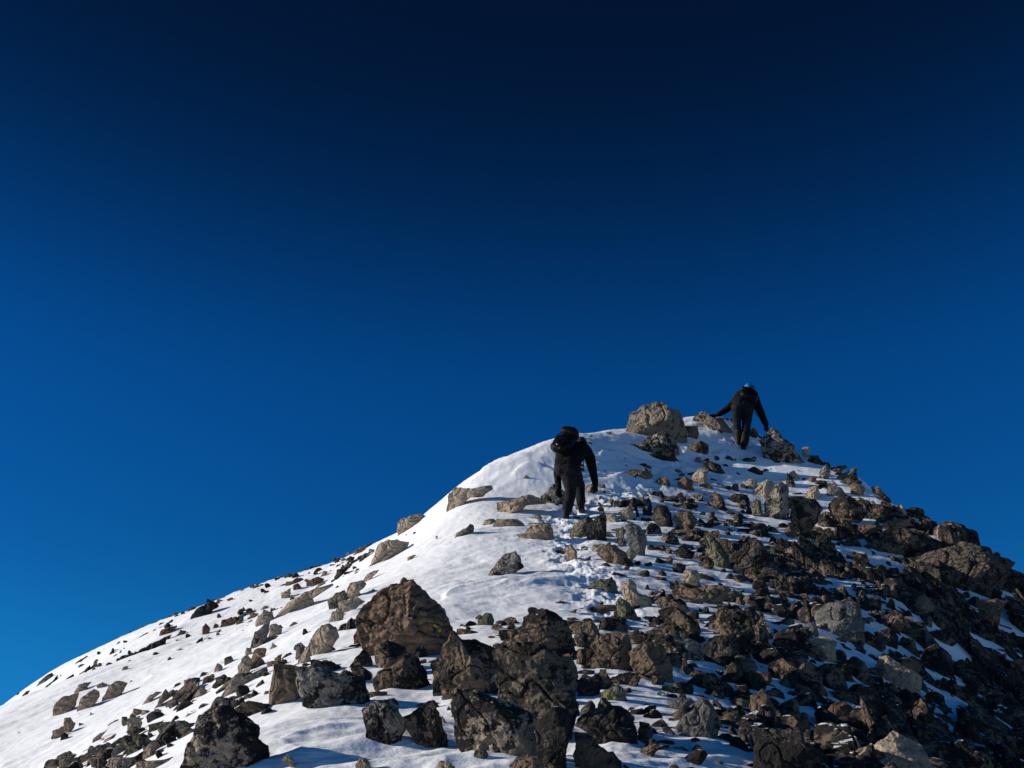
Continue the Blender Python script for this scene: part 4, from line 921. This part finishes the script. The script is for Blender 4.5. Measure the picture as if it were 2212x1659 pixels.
class Fig:
    def __init__(s, ox, oy, k, foot):
        s.ox, s.oy, s.k = ox, oy, k
        u, v = s.uv(*foot); s.y0, ok = hit(u, v); dx, dz = ray(u, v); s.o = np.array([dx * s.y0, s.y0, dz * s.y0])
    def uv(s, x, y): return (s.ox + x * s.k) * 0.73733, (s.oy + y * s.k) * 0.73733
    def p(s, x, y, d=0.0):
        dx, dz = ray(*s.uv(x, y)); Y = s.y0 + d; return np.array([dx * Y, Y, dz * Y]) - s.o
    def ch(s, *pts): return [(s.p(*q[:3]), q[3]) for q in pts]
def empty(name, loc):
    e = bpy.data.objects.new(name, None); COL.objects.link(e); e.location = loc; e.empty_display_size = 0.2; return e
def hand(wrist, knuck, tip, side, spread=0.02, curl=np.array([0, 0.03, -0.02])):
    """palm, four fingers of different length bent at the knuckles, and a thumb leaving the side of the palm"""
    w, k, t = map(np.asarray, (wrist, knuck, tip)); side = np.asarray(side, float); side /= np.linalg.norm(side); out = []
    for i, (o, L) in enumerate(((-1.5, .86), (-.5, 1.0), (.5, .96), (1.5, .76))):
        b = k + side * o * spread; m = b + (t - k) * 0.5 * L + side * o * 0.004; e = b + (t - k) * L + side * o * 0.007 + curl
        out.append([(w + side * o * spread * 0.6, 0.019), (b, 0.016), (m, 0.0125), (e, 0.010)])
    tb = w + (k - w) * 0.35 - side * spread * 1.6
    out.append([(tb, 0.016), (tb + (k - w) * 0.5 - side * 0.03, 0.0135), (tb + (t - w) * 0.62 - side * 0.032 + curl * 0.6, 0.011)])
    return out

def person(f, J, label):
    e = empty('person', f.o); tag(e, label, 'person', 'the two climbers')
    P = lambda *q: f.p(*q)
    gl = []; allhands = []
    for hd in J['hands']:
        wr, kn, tp = P(*hd[0]), P(*hd[1]), P(*hd[2]); h = hand(wr, kn, tp, hd[3], curl=np.array(hd[4])); gl.append((h, wr, P(*hd[5]))); allhands += h
    slim = lambda ch, d: [(p, max(0.008, r - d)) for p, r in ch]
    torso = [f.ch(*c) for c in J['torso']]; arms = [f.ch(*c) for c in J['arms']]; legs = [f.ch(*c) for c in J['legs']]; feet = [f.ch(*c) for c in J['feet']]
    hx = J['head']; hc = P(*hx); nk = P(*J['neck'])
    fw = np.array([0.05, 0.9, -0.42]); fw /= np.linalg.norm(fw); upv = np.cross(np.cross(fw, [0, 0, 1.0]), fw); upv /= np.linalg.norm(upv); rt = np.cross(fw, upv)
    head = [[(nk, 0.05), (hc - fw * 0.02, 0.06)], [(hc - fw * 0.02 + upv * 0.02, 0.088), (hc + fw * 0.02 + upv * 0.01, 0.085)], [(hc + fw * 0.05 - upv * 0.07, 0.05), (hc + fw * 0.06 - upv * 0.09, 0.036)],
            [(hc + fw * 0.10 + upv * 0.01, 0.014), (hc + fw * 0.122 - upv * 0.03, 0.016)], [(hc + rt * 0.083 - upv * 0.02, 0.018), (hc + rt * 0.088 + upv * 0.02, 0.018)], [(hc - rt * 0.083 - upv * 0.02, 0.018), (hc - rt * 0.088 + upv * 0.02, 0.018)],
            [(hc + fw * 0.092 - upv * 0.062 - rt * .02, 0.012), (hc + fw * 0.092 - upv * 0.062 + rt * .02, 0.012)]]
    for s in (-1, 1): head.append([(hc + fw * 0.086 + rt * 0.034 * s + upv * 0.018, 0.012), (hc + fw * 0.087 + rt * 0.036 * s + upv * 0.018, 0.012)])
    lf = [[(p - np.array([0, 0, 0.0]), r) for p, r in c] for c in feet]
    blob([slim(c, .035) for c in torso] + [slim(c, .025) for c in arms] + [slim(c, .04) for c in legs] + [slim(c, .022) for c in lf] + [slim(h, .004) for h in allhands] + head, 'body', C_SKIN, e, voxel=0.009, smooth=2)
    blob(torso + arms + [f.ch(*c) for c in J['hem']], 'jacket', C_JACK, e, fold=0.007, seed=3)
    blob([f.ch(*c) for c in J['seat']] + legs, 'trousers', C_TROU, e, fold=0.009, seed=7)
    for c in feet: blob([c], 'boot', C_BOOT, e, voxel=0.01, smooth=3, fold=0.004)
    for h, wr, fore in gl: blob(h + [[(wr, 0.036), (wr * 0.7 + fore * 0.3, 0.048)]], 'glove', C_GLOV, e, voxel=0.006, smooth=2)
    return e, hc, fw, upv, rt

def rbox(name, mat, c, sx, sy, sz, X, Y, Z, parent, bev=0.35, fold=0.006, seed=0):
    """soft rounded bag shape with sides sx, sy, sz along X, Y, Z"""
    d, fcs = ICO[5]; q = np.sign(d) * np.abs(d) ** bev
    co = q * np.array([sx, sy, sz]) / 2; nd = d
    co = co + nd * (fold * fbm(co * 14 + seed, 3, 5 + seed, ridge=True))[:, None]
    me = np_mesh(name, np.asarray(c) + co @ np.stack([X, Y, Z]), fcs); return link(name, me, mat, parent)
def cord(name, mat, pts, r, parent): return blob([[(p, r) for p in pts]], name, mat, parent, voxel=max(0.004, r * 0.7), smooth=1)
def basis(f, a, b, dback):
    """Z along a->b, Y pointing back out of the wearer towards the viewer"""
    Z = f.p(*b) - f.p(*a); h = np.linalg.norm(Z); Z /= h; Y = np.array(dback, float); Y -= Z * (Y @ Z); Y /= np.linalg.norm(Y); return np.cross(Y, Z), Y, Z, h

# lower climber: stooping, both arms down, weight on the left leg
f1 = Fig(1560, 1240, 0.18086, (545, 1530))
_fd = hit(*f1.uv(800, 1445))[0] - f1.y0
J1 = dict(torso=[[(500,690,.02,.13),(500,560,.10,.14),(520,430,.26,.15),(560,370,.34,.12)], [(640,690,.02,.13),(690,560,.10,.14),(760,450,.26,.15),(800,400,.34,.12)], [(540,390,.34,.10),(860,430,.36,.09)]],
  arms=[[(500,430,.34,.095),(430,620,.40,.075),(405,800,.43,.066),(415,960,.45,.054),(428,1040,.45,.047)], [(860,450,.36,.105),(930,560,.40,.092),(965,720,.43,.078),(1000,880,.46,.062),(1018,990,.47,.048)]],
  hem=[[(470,640,.05,.12),(455,660,.0,.095),(600,655,-.02,.12),(700,640,.03,.10)]],
  seat=[[(470,730,.02,.12),(660,735,.03,.12)], [(480,760,.0,.115),(590,770,-.02,.13)]],
  legs=[[(560,760,.0,.135),(600,930,.04,.118),(620,1080,.06,.093),(600,1230,.03,.086),(562,1385,.0,.082)], [(660,760,.05,.13),(720,900,.24,.105),(765,1020,.38,.088),(770,1150,.31,.080),(785,1270,.23,.074)]],
  feet=[[(560,1370,.0,.066),(548,1440,-.02,.062),(540,1505,-.04,.055),(545,1512,.10,.052),(550,1508,.2,.040)], [(775,1270,.23,.062),(788,1340,.2+.2*_fd,.058),(800,1425,_fd,.054),(800,1425,_fd+.13,.05),(800,1418,_fd+.21,.04)]],
  head=(795,335,.56), neck=(720,390,.44),
  hands=[((428,1050,.45),(432,1130,.45),(440,1215,.46),(1,0,0),(0.02,0.02,0.02),(415,960,.45)), ((1018,1000,.47),(1022,1065,.47),(1020,1135,.48),(1,0,0),(-0.02,0.02,0.02),(1000,880,.46))])
p1, hc, fw, upv, rt = person(f1, J1, 'lower climber in black, stooping with bent arms beneath a large black backpack')
blob([[(hc - fw * 0.01 + upv * 0.035, 0.098), (hc + fw * 0.015 + upv * 0.03, 0.096)], [(hc - fw * .06 - upv * .0, .06), (hc - fw * .06 + upv * .03, .07)]], 'hat', C_HAT, p1, voxel=0.008, smooth=3, fold=0.003)
X, Y, Z, h = basis(f1, (420,430,.06), (570,190,.22), (-0.25, -1.0, 0.35))
b1 = empty('backpack', f1.o); tag(b1, 'large black backpack with a blue tag, worn by the lower climber', 'backpack', 'packs of the climbers')
cc = f1.p(515, 330, .10)
rbox('pack_body', C_PACK, cc, .36, .25, .42, X, Y, Z, b1, seed=1, fold=.010, bev=.6)
rbox('pack_lid', C_PACK, f1.p(600, 175, .14), .33, .27, .17, X, Y, Z, b1, seed=2, bev=.65, fold=.007)
pk = rbox('front_pocket', C_PACK, f1.p(440, 375, -.04), .31, .17, .24, X, Y, Z, b1, seed=3, bev=.8, fold=.007)
cord('zip_cord', C_SILV, [f1.p(385, 330, -.13), f1.p(400, 345, -.14), f1.p(425, 350, -.13)], .008, b1)
cord('zip_cord', C_SILV, [f1.p(412, 365, -.14), f1.p(432, 408, -.14)], .005, b1)
cord('lid_trim', C_TAG, [f1.p(440, 185, .0), f1.p(500, 155, .0)], .009, b1)
rbox('tag', C_TAG, f1.p(300, 356, -.02), .035, .012, .022, X, Y, Z, b1, fold=0)
cord('side_strap', C_GREY, [f1.p(355, 280, .0), f1.p(335, 300, -.01), f1.p(312, 330, -.01)], .006, b1)
cord('compression_strap', C_GREY, [f1.p(310, 390, -.06), f1.p(330, 430, -.08), f1.p(345, 460, -.05)], .006, b1)
cord('hanging_strap', C_PACK, [f1.p(830, 560, .30), f1.p(828, 650, .28), f1.p(815, 745, .28)], .010, b1)
cord('hanging_strap', C_PACK, [f1.p(745, 640, .20), f1.p(775, 700, .20), f1.p(795, 752, .2)], .006, b1)
cord('shoulder_strap', C_PACK, [f1.p(640, 250, .24), f1.p(740, 330, .33), f1.p(800, 420, .36), f1.p(800, 520, .32)], .026, b1)

# upper climber: arms spread wide, a hand on the rock on either side
f2 = Fig(2060, 1110, 0.13865, (850, 1470))
J2 = dict(torso=[[(740,560,.02,.14),(750,470,.10,.15),(800,390,.26,.16),(850,320,.36,.12)], [(920,560,.02,.14),(960,470,.10,.16),(1010,390,.26,.16),(1030,330,.36,.13)], [(750,420,.34,.12),(1085,430,.36,.12)]],
  arms=[[(720,450,.36,.115),(630,540,.40,.092),(510,635,.43,.080),(400,710,.45,.068),(320,752,.46,.056)], [(1085,450,.36,.115),(1150,570,.39,.098),(1220,720,.42,.086),(1290,880,.44,.072),(1325,960,.45,.062)]],
  hem=[[(720,500,.05,.11),(800,475,.0,.13),(930,480,.0,.13),(1000,520,.05,.12)]],
  seat=[[(735,600,.02,.135),(920,600,.02,.14)], [(760,580,.0,.14),(880,590,.0,.15)]],
  legs=[[(722,650,.0,.140),(715,780,.03,.112),(712,930,.06,.088),(725,1080,.03,.082),(735,1220,.0,.078)], [(930,660,.0,.140),(930,800,.03,.118),(915,970,.06,.096),(900,1130,.0,.092),(880,1320,-.06,.088)]],
  feet=[[(740,1230,.0,.068),(738,1290,-.02,.062),(742,1345,-.02,.05),(745,1335,.12,.05),(745,1320,.22,.04)], [(875,1330,-.06,.07),(860,1400,-.08,.066),(850,1455,-.1,.055),(845,1450,.04,.052),(845,1440,.13,.042)]],
  head=(965,228,.56), neck=(950,330,.46),
  hands=[((315,756,.46),(215,785,.48),(95,792,.50),(0.1,-0.25,0.95),(0.0,0.0,-0.02),(400,710,.45)), ((1330,975,.45),(1345,1045,.46),(1360,1115,.48),(1,0,0.2),(0.015,0.02,0.01),(1290,880,.44))])
p2, hc, fw, upv, rt = person(f2, J2, 'upper climber with blue helmet, arms spread to rocks on both sides at the summit')
blob([[(hc - fw * 0.02 + upv * 0.045, 0.118), (hc + fw * 0.03 + upv * 0.04, 0.112)], [(hc - fw * .07 + upv * .02, .08), (hc - fw * .06 + upv * .03, .09)]], 'helmet', C_BLUE, p2, voxel=0.008, smooth=2)
cord('belt', C_RED, [f2.p(700, 478, -.075), f2.p(800, 468, -.10), f2.p(930, 482, -.10)], .008, p2)
for q in (((738,1130,.0,.088),(742,1270,-.01,.078)), ((888,1180,-.03,.100),(872,1350,-.07,.088))):
    blob([f2.ch(*q)], 'gaiter', C_BOOT, p2, voxel=.01, smooth=3, fold=.006)
X, Y, Z, h = basis(f2, (930,430,.08), (980,230,.26), (0.05, -1.0, 0.35))
b2 = empty('backpack', f2.o); tag(b2, 'small black backpack with dangling straps, worn by the upper climber', 'backpack', 'packs of the climbers')
rbox('pack_body', C_PACK, f2.p(970, 350, .06), .41, .22, .29, X, Y, Z, b2, seed=4, fold=.010, bev=.6)
rbox('pack_lid', C_PACK, f2.p(945, 258, .07), .32, .17, .10, X, Y, Z, b2, seed=5, bev=.5, fold=.010)
rbox('side_pocket', C_GREY, f2.p(1128, 335, .12), .05, .07, .12, X, Y, Z, b2, seed=6, bev=.5)
cord('coiled_strap', C_PACK, [f2.p(985, 190, .14), f2.p(1025, 155, .16), f2.p(1070, 170, .18), f2.p(1098, 215, .18), f2.p(1112, 285, .16)], .016, b2)
cord('loose_strap', C_PACK, [f2.p(760, 300, .2), f2.p(690, 350, .2), f2.p(650, 385, .2), f2.p(622, 430, .2)], .007, b2)
cord('webbing', C_GREY, [f2.p(803, 265, .02), f2.p(805, 320, -.02), f2.p(802, 380, .0)], .011, b2)
cord('webbing', C_GREY, [f2.p(1070, 385, .02), f2.p(1030, 430, .0), f2.p(1000, 468, -.02), f2.p(935, 486, -.07)], .009, b2)
cord('hip_strap', C_PACK, [f2.p(1075, 520, .2), f2.p(1070, 640, .18), f2.p(1105, 730, .18), f2.p(1150, 795, .2)], .011, b2)
cord('hip_strap', C_GREY, [f2.p(640, 470, .05), f2.p(625, 530, .06), f2.p(585, 600, .1)], .007, b2)
